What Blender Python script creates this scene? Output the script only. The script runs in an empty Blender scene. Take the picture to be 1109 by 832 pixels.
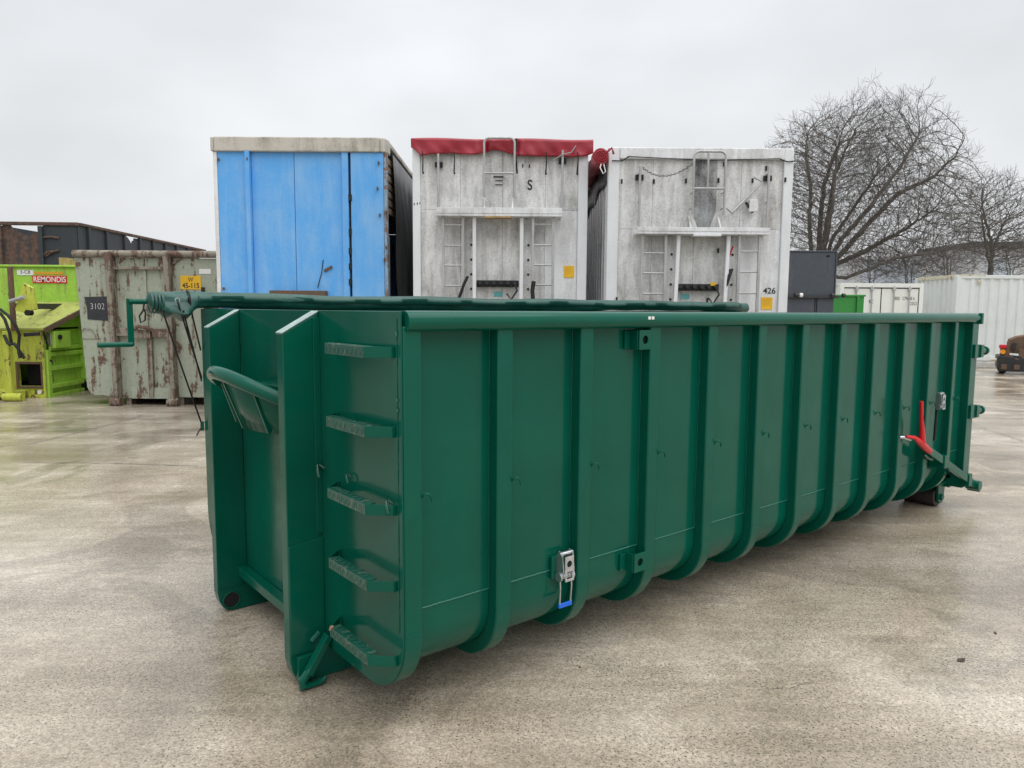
import bpy, math, random
import numpy as np
from mathutils import Vector, Matrix

# ------------------------------------------------------------------ camera, world, sun, exposure
sc = bpy.context.scene
col = sc.collection
FPX, PITCH, ROLL, CZ = 791.66, math.radians(5.875), math.radians(0.409), 1.76
fw = Vector((0, math.cos(PITCH), -math.sin(PITCH)))
u0 = Vector((0, math.sin(PITCH), math.cos(PITCH)))
r0 = Vector((1, 0, 0))
cR = r0 * math.cos(ROLL) + u0 * math.sin(ROLL)
cU = u0 * math.cos(ROLL) - r0 * math.sin(ROLL)
cam_d = bpy.data.cameras.new('camera')
cam = bpy.data.objects.new('camera', cam_d)
col.objects.link(cam)
m = Matrix.Identity(4)
for i in range(3):
    m[i][0], m[i][1], m[i][2] = cR[i], cU[i], -fw[i]
m[0][3], m[1][3], m[2][3] = 0, 0, CZ
cam.matrix_world = m
cam_d.sensor_width = 36
cam_d.lens = FPX / 1109 * 36
cam_d.clip_end = 2000
sc.camera = cam


def P(u, v, D):
    """photo pixel -> world point at depth D (depth chosen from what the thing stands on)"""
    d = fw + cR * ((u - 554.5) / FPX) - cU * ((v - 416) / FPX)
    d = d * (D / d.y)
    return Vector((d.x, d.y, CZ + d.z))


SUN_EL, SUN_AZ = math.radians(68), math.radians(131)      # azimuth clockwise from +Y
world = bpy.data.worlds.new('World')
sc.world = world
world.use_nodes = True
wn, wl = world.node_tree.nodes, world.node_tree.links
wn.clear()
wo = wn.new('ShaderNodeOutputWorld')
bg = wn.new('ShaderNodeBackground')
sky = wn.new('ShaderNodeTexSky')
sky.sky_type = 'NISHITA'
sky.sun_disc = False
sky.sun_elevation = SUN_EL
sky.sun_rotation = SUN_AZ
sky.air_density = 1.6
sky.dust_density = 6.0
tc = wn.new('ShaderNodeTexCoord')
sep = wn.new('ShaderNodeSeparateXYZ')
wl.new(tc.outputs['Generated'], sep.inputs[0])
zsq = wn.new('ShaderNodeMath')                             # overcast deck: a little brighter towards the zenith
zsq.operation = 'MULTIPLY'
wl.new(sep.outputs['Z'], zsq.inputs[0])
wl.new(sep.outputs['Z'], zsq.inputs[1])
grad = wn.new('ShaderNodeMixRGB')
grad.inputs[1].default_value = (5.45, 5.58, 5.74, 1)
grad.inputs[2].default_value = (9.4, 9.7, 10.3, 1)
wl.new(zsq.outputs[0], grad.inputs[0])
mp = wn.new('ShaderNodeMapping')
mp.inputs['Scale'].default_value = (1.0, 1.0, 2.2)
wl.new(tc.outputs['Generated'], mp.inputs[0])
cn = wn.new('ShaderNodeTexNoise')
cn.inputs['Scale'].default_value = 2.1
cn.inputs['Detail'].default_value = 4
cn.inputs['Roughness'].default_value = 0.45
wl.new(mp.outputs[0], cn.inputs['Vector'])
cr = wn.new('ShaderNodeMapRange')
cr.inputs['From Min'].default_value = 0.3
cr.inputs['From Max'].default_value = 0.7
cr.inputs['To Min'].default_value = 0.82
cr.inputs['To Max'].default_value = 1.10
wl.new(cn.outputs['Fac'], cr.inputs['Value'])
mul = wn.new('ShaderNodeMixRGB')
mul.blend_type = 'MULTIPLY'
mul.inputs[0].default_value = 1
wl.new(grad.outputs[0], mul.inputs[1])
wl.new(cr.outputs[0], mul.inputs[2])
mx = wn.new('ShaderNodeMixRGB')                            # thick overcast lying over the clear sky
mx.inputs[0].default_value = 0.95
wl.new(sky.outputs[0], mx.inputs[1])
wl.new(mul.outputs[0], mx.inputs[2])
wl.new(mx.outputs[0], bg.inputs['Color'])
bg.inputs['Strength'].default_value = 0.1
wl.new(bg.outputs[0], wo.inputs[0])

sun_d = bpy.data.lights.new('sun', 'SUN')
sun_d.energy = 1.5
sun_d.angle = math.radians(80)
sun_d.color = (1.0, 0.97, 0.93)
sun = bpy.data.objects.new('sun', sun_d)
col.objects.link(sun)
sdir = Vector((math.sin(SUN_AZ) * math.cos(SUN_EL), math.cos(SUN_AZ) * math.cos(SUN_EL), math.sin(SUN_EL)))
sun.rotation_euler = sdir.to_track_quat('Z', 'Y').to_euler()
sun.location = sdir * 40

vs = sc.view_settings
vs.view_transform = 'Standard'
vs.look = 'None'
vs.exposure = 0.62
vs.gamma = 1.0
vs.use_curve_mapping = False
sc.render.engine = 'CYCLES'
sc.render.resolution_x, sc.render.resolution_y = 1024, 768

RND = random.Random(7)


# ------------------------------------------------------------------ materials
class NT:
    def __init__(s, name):
        s.m = bpy.data.materials.new(name)
        s.m.use_nodes = True
        s.t = s.m.node_tree
        s.n, s.l = s.t.nodes, s.t.links
        s.b = s.n['Principled BSDF']
        s.tc = s.n.new('ShaderNodeTexCoord')

    def mapping(s, scale=(1, 1, 1), rot=(0, 0, 0)):
        k = s.n.new('ShaderNodeMapping')
        k.inputs['Scale'].default_value = scale
        k.inputs['Rotation'].default_value = rot
        s.l.new(s.tc.outputs['Object'], k.inputs[0])
        return k.outputs[0]

    def noise(s, scale, detail=4, rough=0.55, vec=None, dist=0.0):
        k = s.n.new('ShaderNodeTexNoise')
        k.inputs['Scale'].default_value = scale
        k.inputs['Detail'].default_value = detail
        k.inputs['Roughness'].default_value = rough
        k.inputs['Distortion'].default_value = dist
        s.l.new(vec if vec else s.tc.outputs['Object'], k.inputs['Vector'])
        return k.outputs['Fac']

    def voro(s, scale, feature='F1', vec=None):
        k = s.n.new('ShaderNodeTexVoronoi')
        k.inputs['Scale'].default_value = scale
        k.feature = feature
        s.l.new(vec if vec else s.tc.outputs['Object'], k.inputs['Vector'])
        return k

    def rng(s, x, a, b, c=0.0, d=1.0):
        k = s.n.new('ShaderNodeMapRange')
        for nm, v in (('From Min', a), ('From Max', b), ('To Min', c), ('To Max', d)):
            k.inputs[nm].default_value = v
        s.l.new(x, k.inputs['Value'])
        return k.outputs[0]

    def mix(s, fac, a, b, mode='MIX'):
        k = s.n.new('ShaderNodeMixRGB')
        k.blend_type = mode
        for i, x in ((0, fac), (1, a), (2, b)):
            if isinstance(x, (int, float)):
                k.inputs[i].default_value = x
            elif isinstance(x, tuple):
                k.inputs[i].default_value = (*x, 1)
            else:
                s.l.new(x, k.inputs[i])
        return k.outputs[0]

    def math(s, op, a, b=0.0):
        k = s.n.new('ShaderNodeMath')
        k.operation = op
        for i, x in ((0, a), (1, b)):
            if isinstance(x, (int, float)):
                k.inputs[i].default_value = x
            else:
                s.l.new(x, k.inputs[i])
        return k.outputs[0]

    def bump(s, h, strength=0.3, dist=0.01):
        k = s.n.new('ShaderNodeBump')
        k.inputs['Strength'].default_value = strength
        k.inputs['Distance'].default_value = dist
        s.l.new(h, k.inputs['Height'])
        s.l.new(k.outputs[0], s.b.inputs['Normal'])

    def set(s, **kw):
        for k, v in kw.items():
            k = {'color': 'Base Color', 'rough': 'Roughness', 'metal': 'Metallic', 'spec': 'Specular IOR Level',
                 'coat': 'Coat Weight', 'coatr': 'Coat Roughness'}[k]
            if isinstance(v, tuple):
                s.b.inputs[k].default_value = (*v, 1)
            elif isinstance(v, (int, float)):
                s.b.inputs[k].default_value = v
            else:
                s.l.new(v, s.b.inputs[k])
        return s


MAT = {}


def plain(name, c, rough=0.5, metal=0.0, var=0.25, scale=6.0, spec=0.5, bump=0.0):
    """one-colour surface with uneven dirt"""
    t = NT(name)
    n = t.noise(scale, 5, 0.6)
    f = t.rng(n, 0.3, 0.7, 1 - var, 1 + var * 0.35)
    t.set(color=t.mix(1, c, f, 'MULTIPLY'), rough=t.rng(n, 0.3, 0.7, min(1, rough + 0.1), max(0.05, rough - 0.06)),
          metal=metal, spec=spec)
    if bump:
        t.bump(t.noise(scale * 9, 3), bump, 0.004)
    MAT[name] = t.m
    return t.m


def rusty(name, c, rust=(0.10, 0.045, 0.028), amount=0.5, scale=3.0, rough=0.6, streak=0.5, dirt=(0.05, 0.05, 0.04)):
    """paint with rust patches, chips and vertical run-off streaks"""
    t = NT(name)
    n1 = t.noise(scale, 8, 0.68, dist=0.4)
    n2 = t.noise(scale * 6, 6, 0.7)
    st = t.noise(scale * 3.5, 5, 0.6, vec=t.mapping((1, 1, 0.12)))
    a = t.math('ADD', t.math('MULTIPLY', n1, 0.62), t.math('MULTIPLY', n2, 0.38))
    a = t.math('ADD', a, t.math('MULTIPLY', t.math('SUBTRACT', st, 0.5), 0.55))
    th = 0.70 - 0.24 * amount
    mask = t.rng(a, th, th + 0.035)
    dm = t.rng(st, 0.52, 0.75, 0, streak)
    base = t.mix(dm, t.mix(1, c, t.rng(n2, 0.3, 0.7, 0.82, 1.08), 'MULTIPLY'), dirt)
    rc = t.mix(t.rng(n2, 0.35, 0.65), rust, tuple(x * 2.1 for x in rust))
    t.set(color=t.mix(mask, base, rc), rough=t.rng(mask, 0, 1, rough, 0.9), spec=0.4)
    t.bump(t.math('ADD', t.math('MULTIPLY', mask, -0.6), t.math('MULTIPLY', n2, 0.4)), 0.35, 0.004)
    MAT[name] = t.m
    return t.m


def streaked(name, c, dirt, amount=0.6, rough=0.5, metal=0.0, sx=9.0, lo=0.42, hi=0.75, blot=0.5):
    """sheet metal with vertical rain streaks and soot"""
    t = NT(name)
    st = t.noise(sx, 6, 0.62, vec=t.mapping((1, 1, 0.17)), dist=0.5)
    bl = t.noise(1.9, 8, 0.66)
    fine = t.noise(40, 4, 0.6)
    f = t.math('ADD', t.math('MULTIPLY', st, 1 - blot), t.math('MULTIPLY', bl, blot))
    f = t.math('ADD', f, t.math('MULTIPLY', t.math('SUBTRACT', fine, 0.5), 0.26))
    t.set(color=t.mix(t.rng(f, lo, hi, 0, amount), c, dirt), rough=t.rng(f, lo, hi, rough, min(1, rough + 0.25)), metal=metal)
    t.bump(t.math('ADD', bl, t.math('MULTIPLY', fine, 0.15)), 0.15, 0.01)
    MAT[name] = t.m
    return t.m


# green gloss paint of the container
t = NT('green_gloss_paint')
n = t.noise(2.2, 5, 0.6)
fine = t.noise(60, 3, 0.5)
spk = t.voro(34).outputs['Distance']
spots = t.math('MULTIPLY', t.rng(spk, 0.05, 0.035), t.rng(t.noise(3.1, 3), 0.56, 0.66))
film = t.rng(t.noise(5, 6, 0.65, vec=t.mapping((1, 1, 0.25))), 0.35, 0.8, 0.0, 0.03)
c = t.mix(1, (0.0005, 0.083, 0.052), t.rng(n, 0.3, 0.7, 0.88, 1.1), 'MULTIPLY')
c = t.mix(film, c, (0.12, 0.15, 0.12))
c = t.mix(t.math('MULTIPLY', spots, 0.55), c, (0.35, 0.42, 0.38))
t.set(color=c, rough=t.rng(n, 0.3, 0.7, 0.18, 0.11), spec=0.22)
t.bump(t.math('ADD', t.noise(1.8, 2), t.math('MULTIPLY', fine, 0.02)), 0.22, 0.02)
MAT['green'] = t.m

t = NT('weld_green')
t.set(color=(0.02, 0.135, 0.095), rough=0.25)
MAT['weld'] = t.m

t = NT('tread_green')
n = t.noise(30, 4, 0.7)
t.set(color=t.mix(t.rng(n, 0.55, 0.75), (0.006, 0.075, 0.05), (0.22, 0.21, 0.17)), rough=0.3)
MAT['tread'] = t.m

t = NT('tarp_green')
n = t.noise(14, 5, 0.6)
t.set(color=t.mix(t.rng(n, 0.3, 0.7), (0.0045, 0.052, 0.038), (0.009, 0.085, 0.064)), rough=0.36, spec=0.5)
t.bump(t.noise(22, 3), 0.25, 0.01)
MAT['tarp_green'] = t.m

plain('sky_glint_green', (0.30, 0.42, 0.38), 0.25, 0, 0.4, 20)  # pale tone stands for sky glint on wet green paint
plain('black_rope', (0.008, 0.008, 0.009), 0.7)
plain('dark_hole', (0.004, 0.005, 0.005), 0.8)
plain('steel', (0.62, 0.64, 0.66), 0.28, 0.9, 0.3, 30)
plain('blue_strip', (0.01, 0.14, 0.75), 0.4)
plain('red_lever', (0.62, 0.012, 0.02), 0.32, 0, 0.15)
plain('roller_steel', (0.055, 0.045, 0.043), 0.45, 0.3, 0.4, 12)
plain('bare_wear', (0.30, 0.17, 0.12), 0.4, 0.3, 0.4, 40)

rusty('pale_green_rust', (0.36, 0.40, 0.315), (0.085, 0.052, 0.036), 0.64, 3.4, 0.6, 0.75, (0.22, 0.175, 0.115))
rusty('rust_frame', (0.27, 0.25, 0.20), (0.085, 0.054, 0.042), 0.88, 4.0, 0.8, 0.3)
rusty('lime', (0.36, 0.62, 0.075), (0.07, 0.055, 0.03), 0.30, 2.8, 0.5, 0.75, (0.24, 0.26, 0.07))
rusty('lime_dirty', (0.50, 0.56, 0.07), (0.10, 0.06, 0.03), 0.55, 3.4, 0.6, 0.9, (0.20, 0.17, 0.06))
rusty('lid_moss', (0.36, 0.40, 0.10), (0.10, 0.065, 0.03), 0.5, 2.2, 0.8, 0.9, (0.17, 0.16, 0.06))
rusty('tipper_slate', (0.036, 0.044, 0.052), (0.075, 0.045, 0.034), 0.24, 1.4, 0.6, 0.3, (0.07, 0.05, 0.04))
rusty('tipper_rust', (0.06, 0.05, 0.048), (0.070, 0.044, 0.034), 1.05, 1.6, 0.8, 0.3)
rusty('dark_grey_box', (0.060, 0.072, 0.088), (0.16, 0.12, 0.09), 0.10, 1.6, 0.45, 0.3, (0.13, 0.125, 0.12))
rusty('mid_green_box', (0.035, 0.25, 0.045), (0.05, 0.04, 0.02), 0.12, 3.0, 0.5, 0.3, (0.02, 0.14, 0.03))
rusty('scrap_rust', (0.12, 0.085, 0.06), (0.095, 0.052, 0.030), 0.85, 5.0, 0.8, 0.5)
rusty('edge_rust', (0.60, 0.58, 0.45), (0.20, 0.10, 0.03), 0.55, 4.0, 0.7, 0.5, (0.35, 0.28, 0.10))
plain('scrap_black', (0.02, 0.02, 0.022), 0.5, 0, 0.4, 8)

streaked('blue_sheet', (0.095, 0.375, 0.80), (0.30, 0.51, 0.74), 0.8, 0.42, 0, 7, 0.42, 0.74)
streaked('grey_fairing', (0.52, 0.49, 0.43), (0.17, 0.155, 0.12), 0.8, 0.6, 0, 7, 0.44, 0.66)
streaked('white_sheet', (0.76, 0.775, 0.79), (0.26, 0.25, 0.235), 0.75, 0.45, 0, 8, 0.42, 0.72)
streaked('sooty_sheet', (0.72, 0.72, 0.71), (0.12, 0.114, 0.10), 0.88, 0.5, 0, 8, 0.40, 0.70, 0.45)
streaked('soot_patch', (0.46, 0.47, 0.47), (0.05, 0.05, 0.05), 0.95, 0.5, 0, 11, 0.36, 0.62, 0.65)
streaked('white_post', (0.74, 0.76, 0.78), (0.42, 0.42, 0.42), 0.45, 0.4, 0, 10)
streaked('bright_plank', (0.80, 0.81, 0.82), (0.08, 0.08, 0.08), 0.75, 0.25, 0.35, 10, 0.50, 0.75, 0.2)
streaked('alu_tube', (0.46, 0.47, 0.47), (0.20, 0.19, 0.17), 0.75, 0.35, 0.35, 20)
streaked('box_white', (0.72, 0.735, 0.70), (0.42, 0.40, 0.33), 0.5, 0.5, 0, 7, 0.48, 0.85)
streaked('box_pale', (0.66, 0.695, 0.68), (0.38, 0.39, 0.35), 0.55, 0.5, 0, 5, 0.46, 0.85)
streaked('curtain', (0.060, 0.064, 0.066), (0.14, 0.14, 0.13), 0.6, 0.38, 0, 5)
streaked('hall_wall', (0.50, 0.52, 0.535), (0.36, 0.37, 0.38), 0.5, 0.7, 0, 1.0)
streaked('hall_pane', (0.42, 0.48, 0.54), (0.34, 0.38, 0.42), 0.5, 0.5, 0, 1.5)
plain('hall_roof', (0.11, 0.11, 0.115), 0.7)
plain('wood_slat', (0.26, 0.19, 0.13), 0.75, 0, 0.4, 9)
plain('timber', (0.40, 0.27, 0.12), 0.75, 0, 0.4, 9)
plain('black_gear', (0.014, 0.014, 0.015), 0.55, 0, 0.4, 14, 0.4, 0.2)
plain('tyre', (0.016, 0.016, 0.017), 0.8)
plain('chassis', (0.03, 0.03, 0.033), 0.55)
plain('yellow_plate', (0.78, 0.46, 0.012), 0.45, 0, 0.15)
plain('black_print', (0.012, 0.012, 0.013), 0.5)
plain('white_print', (0.78, 0.78, 0.77), 0.5, 0, 0.1)
plain('red_print', (0.58, 0.018, 0.022), 0.45, 0, 0.12)
plain('orange_print', (0.72, 0.36, 0.03), 0.45, 0, 0.12)
plain('slate_plate', (0.030, 0.033, 0.040), 0.6, 0, 0.3)
plain('teal_print', (0.12, 0.42, 0.42), 0.5)
plain('amber_lamp', (0.85, 0.30, 0.01), 0.2)
plain('red_lamp', (0.55, 0.01, 0.03), 0.2)
plain('pale_concrete', (0.52, 0.51, 0.49), 0.7, 0, 0.25)
plain('leaf_brown', (0.045, 0.028, 0.016), 0.6)
plain('hose_red', (0.45, 0.02, 0.02), 0.4)

t = NT('red_tarp')
n = t.noise(4, 4)
t.set(color=t.mix(t.rng(n, 0.3, 0.7), (0.25, 0.009, 0.020), (0.35, 0.017, 0.034)), rough=0.42)
t.bump(t.noise(7, 3), 0.25, 0.03)
MAT['red_tarp'] = t.m

t = NT('bark')
n = t.noise(9, 5, 0.6)
t.set(color=t.mix(t.rng(n, 0.35, 0.65), (0.080, 0.072, 0.064), (0.150, 0.137, 0.123)), rough=0.85, spec=0.2)
MAT['bark'] = t.m

# wet exposed-aggregate concrete
t = NT('yard_concrete')
big = t.noise(0.22, 5, 0.55)
mid = t.noise(1.1, 6, 0.62, dist=0.6)
strk = t.noise(0.9, 6, 0.6, vec=t.mapping((0.22, 1.9, 1), (0, 0, math.radians(-14))))
brsh = t.noise(6.0, 4, 0.6, vec=t.mapping((0.35, 3.0, 1), (0, 0, math.radians(-28))))
v1 = t.voro(120)
v2 = t.voro(58)
grain = t.noise(240, 3, 0.6)
pit = t.noise(95, 3, 0.55)
c = t.mix(t.rng(big, 0.35, 0.65), (0.400, 0.337, 0.252), (0.455, 0.404, 0.335))
c = t.mix(t.rng(strk, 0.42, 0.72, 0, 0.6), c, (0.355, 0.290, 0.205))
c = t.mix(t.rng(mid, 0.50, 0.75, 0, 0.5), c, (0.280, 0.225, 0.155))
c = t.mix(t.rng(mid, 0.48, 0.30, 0, 0.5), c, (0.55, 0.495, 0.42))
sepc = t.n.new('ShaderNodeSeparateColor')
t.l.new(v1.outputs['Color'], sepc.inputs[0])
c = t.mix(1, c, t.rng(sepc.outputs[0], 0, 1, 0.72, 1.21), 'MULTIPLY')
sepd = t.n.new('ShaderNodeSeparateColor')
t.l.new(v2.outputs['Color'], sepd.inputs[0])
c = t.mix(1, c, t.rng(sepd.outputs[1], 0, 1, 0.90, 1.09), 'MULTIPLY')
c = t.mix(1, c, t.rng(grain, 0.3, 0.7, 0.84, 1.13), 'MULTIPLY')
c = t.mix(1, c, t.rng(brsh, 0.3, 0.7, 0.90, 1.07), 'MULTIPLY')
pitm = t.math('MULTIPLY', t.rng(pit, 0.585, 0.64), t.rng(t.noise(1.6, 4), 0.34, 0.56, 0.35, 1))
c = t.mix(pitm, c, (0.045, 0.038, 0.03))
wet = t.rng(t.math('ADD', t.math('MULTIPLY', mid, 0.5), t.math('MULTIPLY', strk, 0.5)), 0.40, 0.60)
c = t.mix(1, c, t.rng(wet, 0, 1, 1.14, 0.80), 'MULTIPLY')
damp = t.rng(t.noise(0.62, 7, 0.60, dist=0.9), 0.535, 0.575)           # damp patches with a ragged edge
trk = t.math('MULTIPLY', t.rng(t.noise(1.0, 5, 0.5, vec=t.mapping((0.05, 2.6, 1), (0, 0, math.radians(24)))), 0.56, 0.66), t.rng(t.noise(7, 4), 0.35, 0.6))
c = t.mix(1, c, t.rng(damp, 0, 1, 1.03, 0.80), 'MULTIPLY')
c = t.mix(t.math('MULTIPLY', trk, 0.22), c, (0.20, 0.17, 0.13))
rgh = t.math('SUBTRACT', t.rng(wet, 0, 1, 0.29, 0.13), t.math('MULTIPLY', damp, 0.05))
t.set(color=c, rough=rgh, spec=0.6)
h = t.math('ADD', t.math('MULTIPLY', v1.outputs['Distance'], -0.6), t.math('MULTIPLY', v2.outputs['Distance'], -0.45))
h = t.math('ADD', h, t.math('MULTIPLY', grain, 0.25))
h = t.math('ADD', h, t.math('MULTIPLY', pitm, -0.7))
t.bump(h, 0.17, 0.0032)
MAT['yard'] = t.m

t = NT('crack_fill')
t.set(color=t.mix(t.rng(t.noise(5, 4), 0.4, 0.6), (0.10, 0.09, 0.075), (0.22, 0.20, 0.17)), rough=0.6)
MAT['crack'] = t.m


# ------------------------------------------------------------------ mesh helpers
class MB:
    def __init__(s):
        s.v, s.f = [], []

    def add(s, vs, fs):
        o = len(s.v)
        s.v += [tuple(x) for x in vs]
        s.f += [tuple(i + o for i in f) for f in fs]
        return s

    def box(s, x0, y0, z0, x1, y1, z1):
        x0, x1 = min(x0, x1), max(x0, x1)
        y0, y1 = min(y0, y1), max(y0, y1)
        z0, z1 = min(z0, z1), max(z0, z1)
        return s.add([(x0, y0, z0), (x1, y0, z0), (x1, y1, z0), (x0, y1, z0), (x0, y0, z1), (x1, y0, z1), (x1, y1, z1), (x0, y1, z1)],
                     [(0, 3, 2, 1), (4, 5, 6, 7), (0, 1, 5, 4), (1, 2, 6, 5), (2, 3, 7, 6), (3, 0, 4, 7)])

    def bar(s, a, b, w, h, up=(0, 0, 1)):
        """box beam from a to b, w across, h along up"""
        a, b = Vector(a), Vector(b)
        d = (b - a).normalized()
        up = Vector(up)
        sx = d.cross(up).normalized()
        uz = sx.cross(d).normalized()
        vs = []
        for q in (a, b):
            for i, j in ((-1, -1), (1, -1), (1, 1), (-1, 1)):
                vs.append(q + sx * (w / 2 * i) + uz * (h / 2 * j))
        return s.add(vs, [(0, 1, 2, 3), (7, 6, 5, 4), (0, 4, 5, 1), (1, 5, 6, 2), (2, 6, 7, 3), (3, 7, 4, 0)])

    def prism(s, poly, axis, a, b):
        """polygon of 2d points extruded along axis ('x': (y,z), 'y': (x,z), 'z': (x,y)) from a to b"""
        def p3(p, k):
            return {'x': (k, p[0], p[1]), 'y': (p[0], k, p[1]), 'z': (p[0], p[1], k)}[axis]
        n = len(poly)
        vs = [p3(p, a) for p in poly] + [p3(p, b) for p in poly]
        fs = [tuple(range(n)), tuple(range(2 * n - 1, n - 1, -1))]
        fs += [(i, i + n, (i + 1) % n + n, (i + 1) % n) for i in range(n)]
        return s.add(vs, fs)

    def strip(s, outer, inner, axis, a, b):
        """solid band between two equally long open polylines, extruded a..b"""
        def p3(p, k):
            return {'x': (k, p[0], p[1]), 'y': (p[0], k, p[1]), 'z': (p[0], p[1], k)}[axis]
        n = len(outer)
        vs = [p3(p, a) for p in outer] + [p3(p, a) for p in inner] + [p3(p, b) for p in outer] + [p3(p, b) for p in inner]
        fs = []
        for i in range(n - 1):
            o0, o1, i0, i1 = i, i + 1, n + i, n + i + 1
            fs += [(o0, o1, i1, i0), (2 * n + o0, 2 * n + i0, 2 * n + i1, 2 * n + o1), (o0, 2 * n + o0, 2 * n + o1, o1), (i0, i1, 2 * n + i1, 2 * n + i0)]
        fs += [(0, n, 3 * n, 2 * n), (n - 1, 3 * n - 1, 4 * n - 1, 2 * n - 1)]
        return s.add(vs, fs)

    def tube(s, path, r, n=10, cap=True):
        path = [Vector(p) for p in path]
        rs = r if isinstance(r, (list, tuple)) else [r] * len(path)
        rings, prev = [], None
        for i, p in enumerate(path):
            d = (path[min(i + 1, len(path) - 1)] - path[max(i - 1, 0)]).normalized()
            if prev is None:
                a = d.orthogonal().normalized()
            else:
                a = prev - d * prev.dot(d)
                a = a.normalized() if a.length > 1e-6 else d.orthogonal().normalized()
            prev = a
            b = d.cross(a)
            rings.append([p + (a * math.cos(k * 2 * math.pi / n) + b * math.sin(k * 2 * math.pi / n)) * rs[i] for k in range(n)])
        vs = [q for g in rings for q in g]
        fs = []
        for i in range(len(path) - 1):
            for k in range(n):
                fs.append((i * n + k, i * n + (k + 1) % n, (i + 1) * n + (k + 1) % n, (i + 1) * n + k))
        if cap:
            fs += [tuple(range(n - 1, -1, -1)), tuple((len(path) - 1) * n + k for k in range(n))]
        return s.add(vs, fs)

    def cyl(s, a, b, r, n=16):
        return s.tube([a, b], r, n)

    def holed(s, axis, c, w, h, t_, r, n=16):
        """square plate (normal along axis, from c outward by t_) with a round hole"""
        def p3(a, b, k):
            return {'y': (c[0] + a, c[1] + k, c[2] + b), 'x': (c[0] + k, c[1] + a, c[2] + b)}[axis]
        vs = []
        for k in (0, t_):
            for i in range(n):
                an = 2 * math.pi * (i + 0.5) / n
                ca, sa = math.cos(an), math.sin(an)
                mm = max(abs(ca), abs(sa))
                vs.append(p3(ca / mm * w / 2, sa / mm * h / 2, k))
            for i in range(n):
                an = 2 * math.pi * (i + 0.5) / n
                vs.append(p3(math.cos(an) * r, math.sin(an) * r, k))
        fs = []
        for i in range(n):
            j = (i + 1) % n
            fs += [(i, j, n + j, n + i), (2 * n + i, 3 * n + i, 3 * n + j, 2 * n + j),
                   (i, 2 * n + i, 2 * n + j, j), (n + i, n + j, 3 * n + j, 3 * n + i)]
        return s.add(vs, fs)

    def mesh(s, name):
        me = bpy.data.meshes.new(name)
        me.from_pydata(s.v, [], s.f)
        import bmesh
        bm = bmesh.new()
        bm.from_mesh(me)
        bmesh.ops.recalc_face_normals(bm, faces=bm.faces)
        bm.to_mesh(me)
        bm.free()
        return me

    def build(s, name, mat, parent=None, smooth=0, bevel=0, loc=None):
        me = s.mesh(name)
        me.materials.append(MAT[mat])
        o = bpy.data.objects.new(name, me)
        col.objects.link(o)
        if parent:
            o.parent = parent
        if loc:
            o.location = loc
        if bevel:
            b = o.modifiers.new('bevel', 'BEVEL')
            b.width = bevel
            b.segments = 2
            b.limit_method = 'ANGLE'
            b.angle_limit = math.radians(40)
        if smooth:
            shade(me, smooth)
        return o


def shade(me, ang):
    me.polygons.foreach_set('use_smooth', [True] * len(me.polygons))
    try:
        me.set_sharp_from_angle(angle=math.radians(ang))
    except Exception:
        pass


def tag(o, label=None, cat=None, group=None, kind=None):
    for k, v in (('label', label), ('category', cat), ('group', group), ('kind', kind)):
        if v:
            o[k] = v
    return o


def empty(name, loc, rz, label, cat, group=None):
    o = bpy.data.objects.new(name, None)
    col.objects.link(o)
    o.location = loc
    o.rotation_euler = (0, 0, rz)
    return tag(o, label, cat, group)


def again(o, parent, loc):
    c_ = o.copy()
    col.objects.link(c_)
    c_.parent = parent
    c_.location = loc
    for ch in list(o.children):
        again(ch, c_, ch.location)
    return c_


def lettering(body, size, mat, parent, loc, rot=(math.radians(90), 0, 0), align='LEFT', squeeze=1.0, bold=0.0, name='lettering'):
    cu = bpy.data.curves.new('t', 'FONT')
    cu.body = body
    cu.size = size
    cu.align_x = align
    cu.offset = bold
    cu.extrude = 0.001
    tmp = bpy.data.objects.new('t', cu)
    col.objects.link(tmp)
    dg = bpy.context.evaluated_depsgraph_get()
    me = bpy.data.meshes.new_from_object(tmp.evaluated_get(dg))
    bpy.data.objects.remove(tmp)
    me.materials.clear()
    me.materials.append(MAT[mat])
    o = bpy.data.objects.new(name, me)
    col.objects.link(o)
    o.parent = parent
    o.location = loc
    o.rotation_euler = rot
    o.scale = (squeeze, 1, 1)
    return o


# ------------------------------------------------------------------ ground
g = MB()
g.add([(-300, -150, 0), (300, -150, 0), (300, 450, 0), (-300, 450, 0)], [(0, 1, 2, 3)])
yard = tag(g.build('concrete_yard', 'yard'), 'wet pale concrete yard with worn speckled surface', None, None, 'structure')


def ribbon(pts, w, seed):
    rr = random.Random(seed)
    b_ = MB()
    fine_ = []
    for a, b in zip(pts[:-1], pts[1:]):
        for k in range(14):
            fine_.append(Vector(a).lerp(Vector(b), k / 14))
    fine_.append(Vector(pts[-1]))
    vs = []
    for i, p in enumerate(fine_):
        d = (fine_[min(i + 1, len(fine_) - 1)] - fine_[max(i - 1, 0)]).normalized()
        nn = Vector((-d.y, d.x, 0))
        j = nn * rr.uniform(-0.02, 0.02)
        ww = w * rr.uniform(0.25, 1.0)
        vs += [p + j + nn * ww + Vector((0, 0, 0.003)), p + j - nn * ww + Vector((0, 0, 0.003))]
    b_.add(vs, [(2 * i, 2 * i + 1, 2 * i + 3, 2 * i + 2) for i in range(len(fine_) - 1)])
    return b_.build('crack', 'crack', yard)


def G(u, v):
    d = fw + cR * ((u - 554.5) / FPX) - cU * ((v - 416) / FPX)
    d = d * (-CZ / d.z)
    return Vector((d.x, d.y, 0))


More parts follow.
